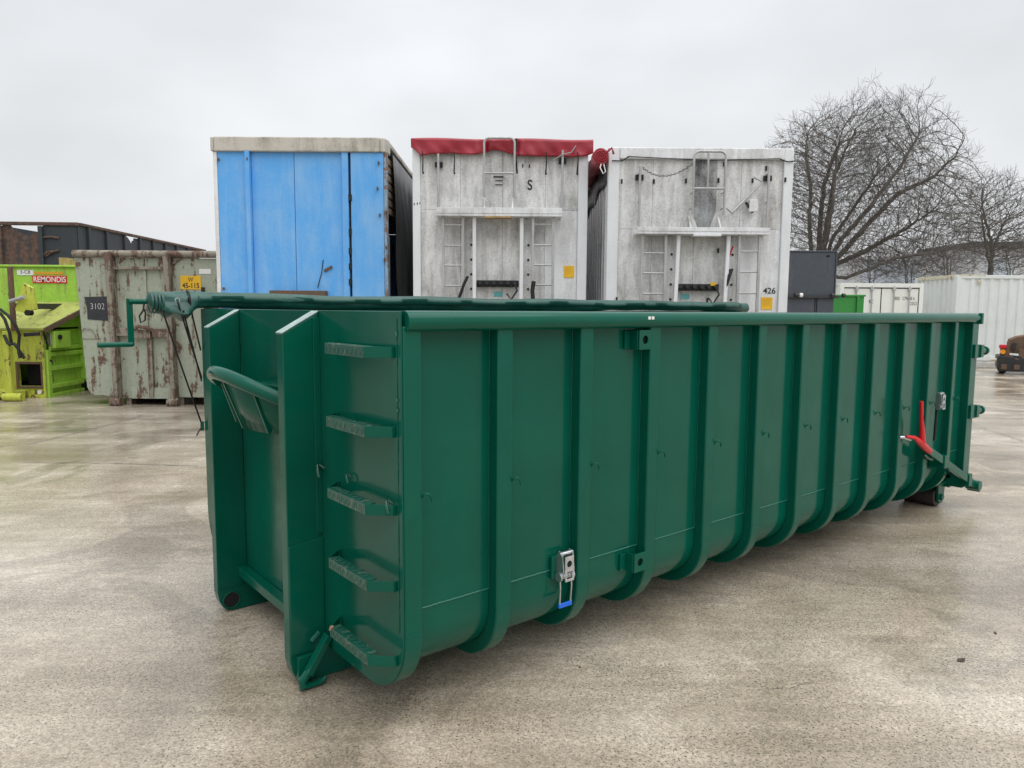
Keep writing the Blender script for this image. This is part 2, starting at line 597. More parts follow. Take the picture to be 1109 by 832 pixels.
ribbon([G(1062, 463), G(1085, 470), G(1109, 479), G(1180, 505)], 0.010, 1)
ribbon([G(835, 748), G(862, 744), G(882, 739)], 0.0035, 2)
ribbon([G(-40, 486), G(30, 482), G(95, 466), G(150, 452)], 0.014, 3)
ribbon([G(20, 501), G(110, 502), G(215, 505)], 0.010, 4)
ribbon([G(1075, 420), G(1140, 418)], 0.02, 5)

# ------------------------------------------------------------------ green hook-lift container (local: x along length, y across, near side y = 0)
CX, CY, CROT = -0.416, 2.786, math.radians(39.26)
LEN, WID, HT = 5.90, 2.50, 1.747
hc = empty('hooklift_container', (CX, CY, 0), CROT,
           'glossy dark green open roll-off container with ribbed sides and front ladder', 'container')
ZC, RO, RI = 0.445, 0.285, 0.225          # centre height and radii of the rounded bottom edge
NA = 12


def side_curve(y_side, r, z_top, y_end=None, n=NA):
    """from the rim down the flat side, round the bottom edge, to the floor; for the near side"""
    yc = y_side + r
    pts = [(y_side, z_top), (y_side, ZC)]
    for k in range(1, n + 1):
        a = math.pi / 2 * k / n
        pts.append((yc - r * math.cos(a), ZC - r * math.sin(a)))
    if y_end is not None:
        pts.append((y_end, ZC - r))
    return pts


def mir(pts):
    return [(WID - y, z) for y, z in pts]


# body sheets
SEAM = 0.53
for far in (0, 1):
    b = MB()
    o_ = [(0.06, 1.70), (0.06, SEAM)]
    i_ = [(0.066, 1.70), (0.066, SEAM)]
    if far:
        o_, i_ = mir(o_), mir(i_)
    b.strip(o_, i_, 'x', 0.004, LEN - 0.01)
    b.build('side_panel', 'green', hc)
near = [(0.0605, SEAM - 0.001)] + side_curve(0.0605, RI, SEAM)[1:]
outer = near + mir(near)[::-1]
nin = [(0.0665, SEAM - 0.001)] + side_curve(0.0665, RI - 0.006, SEAM)[1:]
inner = nin + mir(nin)[::-1]
MB().strip(outer, inner, 'x', 0.004, LEN - 0.01).build('floor_trough', 'green', hc, smooth=35)

# ribs
RIBX = [0.46 + 0.4905 * i for i in range(11)]
RW = 0.084


def rib_mesh(x0, x1, zt, far, seam=True):
    b = MB()
    o_ = side_curve(0.0, RO, zt, 1.25)
    i_ = side_curve(0.064, RO - 0.064, zt, 1.25)
    if far:
        o_, i_ = mir(o_), mir(i_)
    b.strip(o_, i_, 'x', x0, x1)
    return b


ribs = {}
for far in (0, 1):
    first = None
    for i, x in enumerate(RIBX):
        if first is None:
            first = rib_mesh(0, RW if i < 10 else 0.062, 1.69, far).build('rib', 'green', hc, smooth=30, bevel=0.007)
            first.location = (x, 0, 0)
        else:
            c_ = again(first, hc, (x, 0, 0))
            if i == 10:
                c_.scale = (0.75, 1, 1)
# small weld ridges: the seam of each bay and of each rib foot
bays = [0.082] + [x + RW for x in RIBX[:-1]] + [RIBX[-1] + 0.062]
ends = RIBX + [5.75]
b = MB()
for k in range(28):
    b.tube([(k / 28, 0, RND.uniform(-.0015, .0015)), ((k + 1) / 28, 0, RND.uniform(-.0015, .0015))], 0.0042, 5)
seam0 = b.build('weld_seam', 'weld', hc, smooth=60)
seam0.location = (bays[0], 0.0595, SEAM)
seam0.scale = (ends[0] - bays[0], 1, 1)
for x0, x1 in list(zip(bays, ends))[1:]:
    s_ = again(seam0, hc, (x0, 0.0595, SEAM))
    s_.scale = (x1 - x0, 1, 1)
b = MB()
for k in range(60):
    z0 = SEAM + (1.69 - SEAM) * k / 60
    b.tube([(RND.uniform(-.001, .001), 0, z0), (RND.uniform(-.001, .001), 0, z0 + 0.0195)], RND.uniform(0.0022, 0.0036), 5)
vw0 = b.build('weld_seam', 'green', hc, smooth=60)
vw0.location = (RIBX[0] - 0.002, 0.058, 0)
for x in RIBX[1:]:
    again(vw0, hc, (x - 0.002, 0.058, 0))
b = MB()
b.box(0.004, -0.0022, -0.0025, RW - 0.004, 0.004, 0.0025)
fs0 = b.build('rib_joint', 'green', hc, bevel=0.0012)
fs0.location = (RIBX[0], 0, 0.468)
for x in RIBX[1:-1]:
    again(fs0, hc, (x, 0, 0.468))

# front frame and front plate
rib_mesh(0.0, 0.082, 1.69, 0).build('corner_post', 'green', hc, smooth=30, bevel=0.006)
rib_mesh(0.0, 0.082, 1.69, 1).build('corner_post', 'green', hc, smooth=30, bevel=0.006)
b = MB()
b.box(0.006, -0.0022, -0.0025, 0.078, 0.004, 0.0025)
b.build('rib_joint', 'green', hc, bevel=0.0012, loc=(0, 0, 0.452))
half = [(0.004, HT)] + [(0.004, 1.66)] + side_curve(0.004, RO - 0.004, 1.60)[1:]
poly = half + mir(half)[::-1]
MB().prism(poly, 'x', -0.008, -0.001).build('front_plate', 'green', hc, bevel=0.002)
for yy in (0.030, 0.724, 1.765):
    b = MB()
    for k in range(90):
        z0 = 0.46 + 1.26 * k / 90
        b.tube([(-0.0095, yy + RND.uniform(-.001, .001), z0), (-0.0095, yy + RND.uniform(-.001, .001), z0 + 0.0135)],
               RND.choice([0.0008, 0.0014, 0.0022]), 5)
    b.build('weld_seam', 'green', hc, smooth=60)
for yy, z in ((0.034, 1.66), (0.03, 1.40), (0.027, 1.36), (0.03, 1.655)):
    MB().tube([(-0.011, yy, z), (-0.011, yy, z + 0.012)], 0.004, 6).build('weld_spot', 'weld', hc)


# top rails
def rail_profile():
    pts = []
    ya, yb, za, zb, r1, r2 = -0.028, 0.082, 1.668, 1.750, 0.040, 0.022
    for (cy_, cz_, r, a0) in ((ya + r1, zb - r1, r1, 90), (ya + r1, za + r1, r1, 180), (yb - r2, za + r2, r2, 270), (yb - r2, zb - r2, r2, 0)):
        for k in range(7):
            a = math.radians(a0 + 90 * k / 6)
            pts.append((cy_ + r * math.cos(a), cz_ + r * math.sin(a)))
    return pts


for far in (0, 1):
    pr = rail_profile()
    if far:
        pr = mir(pr)[::-1]
    MB().prism(pr, 'x', 0.012, 5.842).build('top_rail', 'green', hc, smooth=40)
b = MB()
for dx in (0, 0.026):
    b.box(1.385 + dx, -0.0295, 1.712, 1.403 + dx, -0.026, 1.727)
b.build('sticker', 'white_print', hc)

# front runners (the hook frame)
for y0, y1 in ((0.73, 0.80), (1.775, 1.845)):
    prof = [(-0.18, 1.642), (-0.009, 1.738), (-0.009, 0.16), (0.10, 0.16), (0.10, 0.002), (-0.095, 0.002), (-0.125, 0.010), (-0.150, 0.030), (-0.168, 0.065), (-0.18, 0.12)]
    MB().prism(prof, 'y', y0, y1).build('runner', 'green', hc, bevel=0.004)
MB().prism([(-0.179, 0.158), (-0.179, 0.672), (-0.010, 0.690), (-0.010, 0.158)], 'y', 0.721, 0.7285).build('stiffener', 'green', hc, bevel=0.003)
MB().box(-0.040, 0.722, 0.71, -0.0085, 0.7285, 1.715).build('stiffener', 'green', hc, bevel=0.002)
MB().box(-0.181, 0.722, 0.150, 0.10, 0.7285, 0.157).build('weld_seam', 'green', hc, bevel=0.002)
MB().box(-0.175, 1.768, 0.146, 0.10, 1.7735, 0.152).build('weld_seam', 'green', hc, bevel=0.002)
b = MB()
b.tube([(-0.104, 1.771, 0.068), (-0.104, 1.7745, 0.068)], 0.046, 24)
b.build('lock_hole', 'dark_hole', hc)
MB().tube([(-0.104 + 0.048 * math.cos(a * math.pi / 12), 1.772, 0.068 + 0.048 * math.sin(a * math.pi / 12)) for a in range(25)], 0.005, 6, False).build('lock_ring', 'green', hc, smooth=60)
# slant caps on the runner tops, sky glint painted in as a pale colour
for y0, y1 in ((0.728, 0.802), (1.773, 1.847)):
    MB().prism([(-0.183, 1.6425), (-0.010, 1.7395), (-0.010, 1.7455), (-0.183, 1.6485)], 'y', y0, y1).build('top_cap', 'sky_glint_green', hc, bevel=0.002)
# cross bar low between the runners
MB().box(-0.066, 0.8005, 0.205, -0.009, 1.7745, 0.258).build('cross_bar', 'green', hc, bevel=0.005)
# long rails under the floor
for y0 in (0.73, 1.775):
    MB().box(0.101, y0, 0.002, 5.60, y0 + 0.07, 0.159).build('floor_rail', 'green', hc, bevel=0.003)

# lifting bow for the hook
bow = []
for k in range(25):
    a = math.pi * k / 24
    s_ = math.sin(a)
    bow.append((-0.012 - 0.29 * s_ ** 0.8, 1.255 - 0.40 * math.cos(a) * (1 - 0.22 * s_), 1.290 + 0.148 * s_ ** 1.1))
MB().tube(bow, 0.034, 18).build('hook_bow', 'green', hc, smooth=50)
outer = [(p[0] + 0.022, p[1] + (0.02 if p[1] < 1.255 else -0.02)) for p in bow]
b = MB()
vs, fs = [], []
for k, p in enumerate(bow):
    q = outer[k]
    w_ = math.sin(math.pi * k / 24)
    vs += [(q[0], q[1], p[2] - 0.01), (q[0] * 0.62 - 0.006, q[1], 1.150)]
for k in range(24):
    fs.append((2 * k, 2 * k + 1, 2 * k + 3, 2 * k + 2))
b.add(vs, fs)
web = b.build('bow_web', 'green', hc, smooth=40)
sol = web.modifiers.new('solid', 'SOLIDIFY')
sol.thickness = 0.012
for yy in (1.03, 1.255, 1.48):
    pk = min(range(25), key=lambda k: abs(bow[k][1] - yy))
    MB().prism([(-0.009, 1.150), (bow[pk][0] * 0.62, 1.150), (bow[pk][0] + 0.01, bow[pk][2] - 0.012), (-0.009, 1.30)], 'y', yy - 0.006, yy + 0.006).build('bow_gusset', 'green', hc, bevel=0.002)
MB().box(-0.07, 0.84, 1.36, -0.009, 1.40, 1.372).build('bow_plate', 'green', hc, bevel=0.002)
MB().tube([(bow[12][0] - 0.0285, 1.235, bow[12][2] - 0.006), (bow[12][0] - 0.0295, 1.255, bow[12][2] - 0.008), (bow[12][0] - 0.0285, 1.275, bow[12][2] - 0.006)], 0.006, 8).build('worn_spot', 'bare_wear', hc, smooth=60)

# ladder rungs
for i in range(5):
    z = 1.611 - 0.3115 * i
    b = MB()
    y0, y1, x0 = 0.128, 0.470, -0.102
    b.prism([(x0, z - 0.044), (x0, z), (x0 + 0.048, z), (x0 + 0.048, z - 0.006), (x0 + 0.006, z - 0.006), (x0 + 0.006, z - 0.044)], 'y', y0, y1)
    for k in range(17):                                   # raised tread studs
        yc = y0 + 0.018 + k * (y1 - y0 - 0.034) / 16
        sg = 1 if k % 2 else -1
        b.bar((x0 + 0.010, yc - 0.006 * sg, z + 0.0004), (x0 + 0.038, yc + 0.010 * sg, z + 0.0004), 0.005, 0.0028)
        b.bar((x0 - 0.0004, yc - 0.005 * sg, z - 0.036), (x0 - 0.0004, yc + 0.007 * sg, z - 0.010), 0.005, 0.0028, (-1, 0, 0))
    rg = b.build('rung', 'tread', hc, bevel=0.0018)
    for ya, yb in ((0.128, 0.052), (0.470, 0.545)):
        b = MB()
        b.bar((x0 + 0.003, ya, z - 0.022), (-0.022, yb, z - 0.022), 0.006, 0.044)
        b.bar((-0.024, yb, z - 0.022), (-0.009, yb, z - 0.022), 0.006, 0.044)
        b.build('rung_bracket', 'green', rg, bevel=0.0015)
MB().tube([(-0.1055, 0.462, 0.352), (-0.100, 0.458, 0.3665), (-0.092, 0.455, 0.368)], [0.006, 0.009, 0.006], 8).build('worn_spot', 'bare_wear', hc, smooth=60)

# rope hooks
def rope_hook():
    p = [(0, 0, 0), (-0.004, -0.012, 0.012), (0.004, -0.022, 0.020), (0.016, -0.026, 0.016), (0.026, -0.026, 0.002), (0.030, -0.024, -0.016)]
    return MB().tube(p, 0.0042, 6)


h0 = rope_hook().build('rope_hook', 'green', hc, smooth=60)
h0.location = (0.084, 0.004, 1.012)
for x in RIBX:
    again(h0, hc, (x + RW, 0.004, 1.012))
for yy, zz, sc_ in ((0.075, 0.985, 1.3), (0.70, 1.02, 1.5), (0.43, 1.03, 1.0)):
    o = MB().tube([(0, 0, 0), (-0.014, 0.01, 0.012), (-0.022, 0.004, 0.012), (-0.026, -0.008, -0.004), (-0.024, -0.014, -0.022)], 0.0042, 6).build('rope_hook', 'tread', hc, smooth=60)
    o.location = (-0.008, yy, zz)
    o.scale = (sc_, sc_, sc_)

# lashing brackets with holes beside the third rib
for zc, dx in ((1.610, 0.0), (0.462, 0.004)):
    b = MB()
    b.holed('y', (1.392 + dx, -0.008, zc), 0.092, 0.098, 0.008, 0.021, 20)
    b.box(1.340 + dx, 0.0005, zc - 0.049, 1.346 + dx, 0.060, zc + 0.049)
    br = b.build('lashing_bracket', 'green', hc, bevel=0.0015)
    MB().cyl((1.392 + dx, 0.010, zc), (1.392 + dx, 0.012, zc), 0.0215, 20).build('hole', 'dark_hole', br)
    MB().box(1.300 + dx, 0.046, zc - 0.045, 1.339 + dx, 0.0575, zc + 0.045).build('pad', 'green', br, bevel=0.002)
for x, z in ((4.530, 1.620), (4.500, 0.480)):
    b = MB()
    b.tube([(x + 0.018 * math.cos(a * math.pi / 9), 0.056, z + 0.026 * math.sin(a * math.pi / 9)) for a in range(19)], 0.0035, 6, False)
    hr = b.build('drain_hole', 'green', hc, smooth=60)
    e = MB()
    e.prism([(x + 0.018 * math.cos(a * math.pi / 9), z + 0.026 * math.sin(a * math.pi / 9)) for a in range(18)], 'y', 0.0565, 0.0595)
    e.build('hole', 'dark_hole', hr)


# tarp ratchets (bright steel)
def ratchet(x, y, z, s=1.0, blue=True):
    b = MB()
    for sx in (-0.033, 0.033):
        b.prism([(y - 0.006, z + 0.005), (y - 0.045, z + 0.02), (y - 0.055, z + 0.06), (y - 0.045, z + 0.145), (y - 0.02, z + 0.155), (y - 0.004, z + 0.13)], 'x', x + sx - 0.003, x + sx + 0.003)
    root = b.build('ratchet', 'steel', hc, bevel=0.001)
    MB().cyl((x - 0.042, y - 0.028, z + 0.030), (x + 0.042, y - 0.028, z + 0.030), 0.014, 14).build('spindle', 'steel', root, smooth=40)
    b = MB()
    b.holed('y', (x, y - 0.058, z + 0.095), 0.056, 0.075, 0.004, 0.016, 12)
    b.box(x - 0.028, y - 0.060, z + 0.020, x - 0.018, y - 0.055, z + 0.060)
    b.box(x + 0.018, y - 0.060, z + 0.020, x + 0.028, y - 0.055, z + 0.060)
    b.box(x - 0.028, y - 0.061, z + 0.012, x + 0.028, y - 0.055, z + 0.024)
    b.build('handle', 'steel', root, bevel=0.001)
    MB().cyl((x - 0.040, y - 0.030, z + 0.140), (x + 0.040, y - 0.030, z + 0.140), 0.011, 12).build('grip', 'steel', root, smooth=40)
    for sx in (-0.040, 0.040):
        b = MB()
        b.cyl((x + sx - 0.005, y - 0.028, z + 0.030), (x + sx + 0.005, y - 0.028, z + 0.030), 0.022, 16)
        b.build('gear', 'steel', root, smooth=40)
    if blue:
        b = MB()
        b.tube([(x - 0.037, y - 0.03, z + 0.03), (x - 0.036, y - 0.035, z - 0.02), (x - 0.035, y - 0.03, z - 0.105)], 0.0045, 6)
        b.tube([(x + 0.037, y - 0.03, z + 0.03), (x + 0.036, y - 0.035, z - 0.02), (x + 0.035, y - 0.03, z - 0.105)], 0.0045, 6)
        b.build('loop', 'steel', root, smooth=40)
        MB().box(x - 0.042, y - 0.036, z - 0.122, x + 0.042, y - 0.026, z - 0.100).build('webbing_edge', 'blue_strip', root, bevel=0.003)
    return root


ratchet(0.885, 0.045, 0.472)
MB().box(0.82, 0.040, 0.49, 0.95, 0.0575, 0.60).build('ratchet_pad', 'green', hc, bevel=0.004)
r2 = ratchet(5.12, 0.02, 0.945, 1.0, False)
MB().cyl((5.10, 0.010, 0.69), (5.11, 0.010, 0.95), 0.011, 10).build('pull_rod', 'black_gear', hc, smooth=40)

# rear frame, door, hinges, locking lever
b = MB()
b.box(5.75, -0.002, 0.19, 5.885, 0.10, 1.746)
b.box(5.843, -0.036, 1.655, 5.885, -0.003, 1.752)
b.build('rear_post', 'green', hc, bevel=0.005)
MB().box(5.75, 2.40, 0.19, 5.885, 2.502, 1.746).build('rear_post', 'green', hc, bevel=0.006)
MB().box(5.75, 0.101, 0.175, 5.885, 2.399, 0.26).build('rear_sill', 'green', hc, bevel=0.004)
b = MB()
b.box(5.905, 0.03, 0.25, 5.955, 2.47, 1.66)
for z in (0.5, 0.9, 1.3):
    b.box(5.956, 0.10, z, 6.01, 2.40, z + 0.08)
b.build('rear_door', 'green', hc, bevel=0.004)
for z in (1.415, 0.875):
    b = MB()
    b.box(5.78, -0.022, z - 0.06, 5.90, -0.0025, z + 0.06)
    b.box(5.885, -0.035, z - 0.055, 5.945, 0.025, z + 0.055)
    b.cyl((5.94, -0.005, z), (6.05, -0.005, z), 0.030, 14)
    b.cyl((6.03, -0.005, z), (6.06, -0.005, z), 0.040, 14)
    b.build('hinge', 'green', hc, smooth=35, bevel=0.002)
b = MB()
b.bar((4.84, -0.045, 0.650), (5.93, -0.045, 0.200), 0.032, 0.060)
lk = b.build('lock_bar', 'green', hc, bevel=0.004)
for q in (0.30, 0.83):
    p = Vector((4.84, -0.045, 0.650)).lerp(Vector((5.93, -0.045, 0.200)), q)
    MB().box(p.x - 0.035, -0.070, p.z - 0.055, p.x + 0.035, 0.0555 if q < 0.5 else -0.003, p.z + 0.055).build('bar_guide', 'green', lk, bevel=0.004)
MB().cyl((5.93, -0.09, 0.20), (5.93, 0.02, 0.20), 0.045, 14).build('pivot', 'green', lk, smooth=40)
MB().cyl((5.965, -0.075, 0.165), (5.965, 0.02, 0.165), 0.03, 12).build('pivot', 'green', lk, smooth=40)
b = MB()
b.tube([(4.45, -0.030, 0.800), (4.54, -0.055, 0.785), (4.64, -0.06, 0.735), (4.74, -0.055, 0.690), (4.85, -0.05, 0.640)], [0.011, 0.016, 0.026, 0.029, 0.025], 10)
b.tube([(4.66, -0.065, 0.735), (4.625, -0.075, 0.83), (4.585, -0.08, 0.93), (4.565, -0.08, 1.07)], [0.027, 0.019, 0.014, 0.013], 10)
lv = tag(b.build('lever', 'red_lever', hc, smooth=60), 'bright red over-centre lever')
MB().tube([(4.595, -0.0985, 0.955), (4.59, -0.0985, 0.925)], 0.006, 6).build('pin', 'black_gear', lv)
MB().tube([(4.40, 0.05, 0.79), (4.44, -0.015, 0.792), (4.50, -0.02, 0.775), (4.53, -0.03, 0.765)], 0.012, 8).build('chain_link', 'steel', lv, smooth=60)
MB().tube([(4.80, -0.03, 0.62), (4.90, -0.025, 0.575), (5.00, -0.02, 0.55)], 0.014, 8).build('yoke', 'green', lv, smooth=60)
# rollers
for y0, y1 in ((0.165, 0.445), (2.055, 2.335)):
    ro_ = MB().cyl((5.68, y0, 0.092), (5.68, y1, 0.092), 0.092, 28).build('roller', 'roller_steel', hc, smooth=40, bevel=0.006)
    b = MB()
    for yy in (y0 - 0.028, y1 + 0.008):
        b.prism([(5.60, 0.215), (5.76, 0.215), (5.735, 0.06), (5.70, 0.035), (5.66, 0.035), (5.625, 0.06)], 'y', yy, yy + 0.02)
    b.cyl((5.68, y0 - 0.045, 0.092), (5.68, y1 + 0.045, 0.092), 0.028, 12)
    b.box(5.56, y0 - 0.05, 0.2155, 5.80, y1 + 0.05, 0.235)
    b.build('roller_bracket', 'green', ro_, bevel=0.002)
# locking finger beside the near runner foot
b = MB()
b.bar((-0.02, 0.665, 0.235), (-0.125, 0.665, 0.075), 0.045, 0.030, (1, 0, 0))
b.tube([(-0.120, 0.668, 0.085), (-0.150, 0.668, 0.050), (-0.150, 0.668, 0.022), (-0.115, 0.668, 0.016), (-0.06, 0.668, 0.018), (-0.035, 0.668, 0.030)], [0.020, 0.022, 0.021, 0.0155, 0.0155, 0.012], 10)
b.box(-0.155, 0.700, 0.030, -0.075, 0.7285, 0.145)
b.build('lock_finger', 'green', hc, smooth=35, bevel=0.002)
MB().bar((-0.055, 0.690, 0.250), (-0.095, 0.690, 0.215), 0.016, 0.008, (0, 1, 0)).build('tab', 'weld', hc, bevel=0.001)

# ------------------------------------------------------------------ rolled tarpaulin lying on the far rail
tr = empty('rolled_tarpaulin', (CX, CY, 0), CROT, 'rolled dark green tarpaulin with crank handle lying on far rim of green container', 'tarpaulin')
rr = random.Random(3)
nseg, nring = 300, 20
xs0, xs1 = -0.335, 6.02
vs, fs = [], []
ph = [rr.uniform(0, 6.28) for _ in range(8)]
for i in range(nseg + 1):
    tt = i / nseg
    x = xs0 + (xs1 - xs0) * tt
    fat = math.exp(-((x + 0.17) / 0.095) ** 4)
    rad = 0.049 + 0.003 * math.sin(x * 2.1 + ph[0]) + 0.0018 * math.sin(x * 7.3 + ph[1]) + 0.012 * fat
    if x < -0.31:
        rad *= 0.55 + 0.45 * (x - xs0) / 0.025
    zc = 1.795 + 0.006 * math.sin(x * 1.3 + ph[2]) + 0.003 * math.sin(x * 5.1) - 0.022 * fat
    yc = 2.445 + 0.008 * math.sin(x * 1.7 + ph[3])
    for k in range(nring):
        a = 2 * math.pi * k / nring
        w_ = 0.0028 * math.sin(3 * a + x * 5 + ph[4]) + 0.0022 * math.sin(5 * a - x * 9 + ph[5]) + 0.0020 * math.sin(2 * a + x * 17) * math.sin(x * 1.9)
        w_ *= 0.55 + 3.5 * fat
        r_ = rad + w_ + (0.055 * fat * max(0.0, -math.sin(a) - 0.25) * (1 + 0.5 * math.sin(x * 40)))
        vs.append((x, yc + r_ * 0.95 * math.cos(a), zc + r_ * math.sin(a)))
for i in range(nseg):
    for k in range(nring):
        fs.append((i * nring + k, i * nring + (k + 1) % nring, (i + 1) * nring + (k + 1) % nring, (i + 1) * nring + k))
fs += [tuple(range(nring)), tuple(nseg * nring + k for k in range(nring))]
b = MB()
b.add(vs, fs)
b.build('roll', 'tarp_green', tr, smooth=55)
# loose flap of cloth along the roll with folds
vs, fs = [], []
for i in range(261):
    x = -0.05 + 5.9 * i / 260
    k1 = 0.5 + 0.5 * math.sin(x * 3.3) * math.sin(x * 7.7 + 1)
    z0 = 1.846 + 0.006 * math.sin(x * 4.7)
    vs += [(x, 2.44, z0), (x, 2.395 - 0.006 * k1, z0 - 0.018 - 0.003 * k1), (x, 2.386 + 0.003 * math.sin(x * 13), 1.790 - 0.004 * k1)]
for i in range(260):
    for k in range(2):
        fs.append((3 * i + k, 3 * i + k + 1, 3 * i + k + 4, 3 * i + k + 3))
b = MB()
b.add(vs, fs)
fl = b.build('flap', 'tarp_green', tr, smooth=60)
sm = fl.modifiers.new('solid', 'SOLIDIFY')
sm.thickness = 0.004
for q, x in enumerate((-0.315, -0.295, -0.275, -0.255)):
    MB().tube([(x, 2.445 + 0.066 * math.cos(a * math.pi / 10), 1.78 + 0.062 * math.sin(a * math.pi / 10)) for a in range(21)], 0.007, 6, False).build('strap', 'tarp_green', tr, smooth=60)
b = MB()
b.cyl((-0.325, 2.445, 1.787), (-0.435, 2.445, 1.787), 0.017, 12)
b.bar((-0.431, 2.445, 1.805), (-0.431, 2.445, 1.520), 0.012, 0.034, (1, 0, 0))
cr_ = b.build('crank', 'green', tr, smooth=35, bevel=0.002)
MB().cyl((-0.425, 2.445, 1.530), (-0.612, 2.445, 1.530), 0.016, 12).build('crank_grip', 'green', cr_, smooth=40)
MB().tube([(-0.355, 2.425, 1.775), (-0.362, 2.420, 1.735), (-0.385, 2.42, 1.70), (-0.378, 2.42, 1.660), (-0.355, 2.42, 1.675), (-0.350, 2.42, 1.72), (-0.36, 2.42, 1.745)], 0.0055, 6).build('cord_loop', 'black_rope', tr, smooth=60)
MB().tube([(-0.183 + 0.014 * math.cos(a * math.pi / 8), 2.355, 1.795 + 0.014 * math.sin(a * math.pi / 8)) for a in range(17)], 0.004, 6, False).build('eyelet', 'steel', tr, smooth=60)
END = (-0.018, 2.512, 0.985)
for p0, p1, sag in (((-0.265, 2.375, 1.735), END, 0.01), ((-0.183, 2.350, 1.790), (-0.012, 2.512, 1.30), 0.006), ((-0.150, 2.360, 1.735), (-0.012, 2.515, 1.28), 0.006), ((-0.115, 2.372, 1.815), (-0.012, 2.512, 1.48), 0.004)):
    pa, pb = Vector(p0), Vector(p1)
    path = [pa.lerp(pb, k / 10) + Vector((0, 0, -sag * math.sin(math.pi * k / 10))) for k in range(11)]
    MB().tube(path, 0.0052, 6).build('rope', 'black_rope', tr, smooth=60)
MB().tube([END, (-0.045, 2.50, 0.955), (-0.06, 2.50, 0.925)], 0.004, 5).build('rope_end', 'black_rope', tr, smooth=60)
MB().tube([(-0.10, 2.445 + 0.066 * math.cos(a * math.pi / 10), 1.788 + 0.068 * math.sin(a * math.pi / 10)) for a in range(21)], 0.0045, 6, False).build('rope_loop', 'black_rope', tr, smooth=60)
MB().bar((-0.009, 2.506, 0.985), (-0.03, 2.514, 0.985), 0.02, 0.06).build('rope_cleat', 'green', hc, bevel=0.002)


# ------------------------------------------------------------------ trailers
def running_gear(parent, W, y0=0.0, length=12.5, floor_z=1.15):
    b = MB()
    for xx in (0.75, W - 0.87):
        b.box(xx, y0 + 0.3, floor_z - 0.35, xx + 0.12, y0 + length - 0.2, floor_z - 0.01)
    for k in range(9):
        b.box(0.871, y0 + 0.6 + k * 1.35, floor_z - 0.25, W - 0.871, y0 + 0.7 + k * 1.35, floor_z - 0.12)
    b.build('chassis', 'chassis', parent)
    for xx in (0.55, W - 0.67):
        b = MB()
        b.box(xx, y0 + 2.4, 0.12, xx + 0.12, y0 + 2.52, floor_z - 0.05)
        b.box(xx - 0.08, y0 + 2.33, 0.0, xx + 0.2, y0 + 2.59, 0.119)
        b.build('landing_leg', 'chassis', parent)
    for k in range(3):
        yy = y0 + length - 5.0 + k * 1.32
        MB().cyl((0.35, yy, 0.50), (W - 0.35, yy, 0.50), 0.07, 12).build('axle', 'chassis', parent)
        for xx in (0.02, W - 0.40):
            w_ = MB().cyl((xx, yy, 0.50), (xx + 0.38, yy, 0.50), 0.50, 28).build('wheel', 'tyre', parent, smooth=40, bevel=0.03)
            MB().cyl((xx - 0.004, yy, 0.50), (xx + 0.384, yy, 0.50), 0.29, 20).build('rim', 'steel', w_, smooth=40)


def face_map(uL, D):
    ox = P(uL, 250, D).x
    def Q(u, v):
        p = P(u, v, D)
        return p.x - ox, p.z
    return ox, Q


# ---- blue curtain-sided trailer
DB = 10.46
ox, Q = face_map(231.5, DB)
bt = empty('blue_trailer', (ox, DB, 0), 0, 'blue panelled curtain-sided trailer with grey roof band and torn dark side curtain', 'trailer')
WB = Q(420.5, 250)[0]
TOPB = Q(300, 149)[1]
zb = Q(300, 164.5)[1]
FL = 1.15
zz = lambda px: px / FPX * DB


def zs(zx, zy, off=(210, 130), k=0.2405):
    return Q(off[0] + zx * k, off[1] + zy * k)


xl = [zs(v, 400)[0] for v in (97, 110, 238, 259, 452, 668, 697, 707, 855, 880)]
MB().box(0.02, 0.0, FL, xl[1], 0.10, zb).build('corner_post', 'white_sheet', bt, bevel=0.006)
MB().box(xl[1] + 0.003, 0.012, FL, xl[2], 0.05, zb).build('panel', 'blue_sheet', bt, bevel=0.004)
MB().box(xl[2] + 0.003, -0.045, FL, xl[3], 0.05, zb).build('panel_post', 'blue_sheet', bt, bevel=0.006)
MB().box(xl[3] + 0.003, 0.035, FL, xl[4] - 0.003, 0.075, zb).build('panel', 'blue_sheet', bt, bevel=0.006)
MB().box(xl[4] + 0.003, 0.035, FL, xl[5], 0.075, zb).build('panel', 'blue_sheet', bt, bevel=0.006)
MB().box(xl[5] + 0.003, -0.012, FL, xl[6], 0.05, zb).build('panel_post', 'blue_sheet', bt, bevel=0.006)
MB().box(xl[6] + 0.002, 0.05, FL, xl[7], 0.09, zb).build('door_gap', 'scrap_black', bt)
MB().box(xl[7] + 0.003, 0.0, FL, xl[8], 0.05, zb).build('panel', 'blue_sheet', bt, bevel=0.006)
rusty('blue_rust', (0.26, 0.38, 0.50), (0.12, 0.07, 0.045), 0.85, 5.0, 0.6, 0.5, (0.25, 0.2, 0.15))
MB().box(xl[8] + 0.003, 0.005, FL, WB - 0.01, 0.10, zb).build('corner_post', 'blue_rust', bt, bevel=0.006)
for zy in (350, 505, 590, 660, 730):
    x_, z_ = zs(704, zy)
    MB().cyl((x_, 0.0, z_ - 0.045), (x_, 0.0, z_ + 0.045), 0.024, 8).build('hinge', 'black_gear', bt, bevel=0.004)
for zx, zy in ((833, 195), (113, 180), (245, 178), (137, 760), (838, 430), (868, 575), (860, 630), (828, 310), (868, 415)):
    x_, z_ = zs(zx, zy)
    MB().box(x_ - 0.009, -0.055, z_ - 0.020, x_ + 0.009, 0.0, z_ + 0.020).build('clip', 'scrap_rust', bt, bevel=0.004)
b = MB()
x0_, z1_ = zs(350, 768)
x1_, _ = zs(600, 768)
b.box(x0_, -0.10, z1_ - 0.08, x1_, 0.034, z1_)
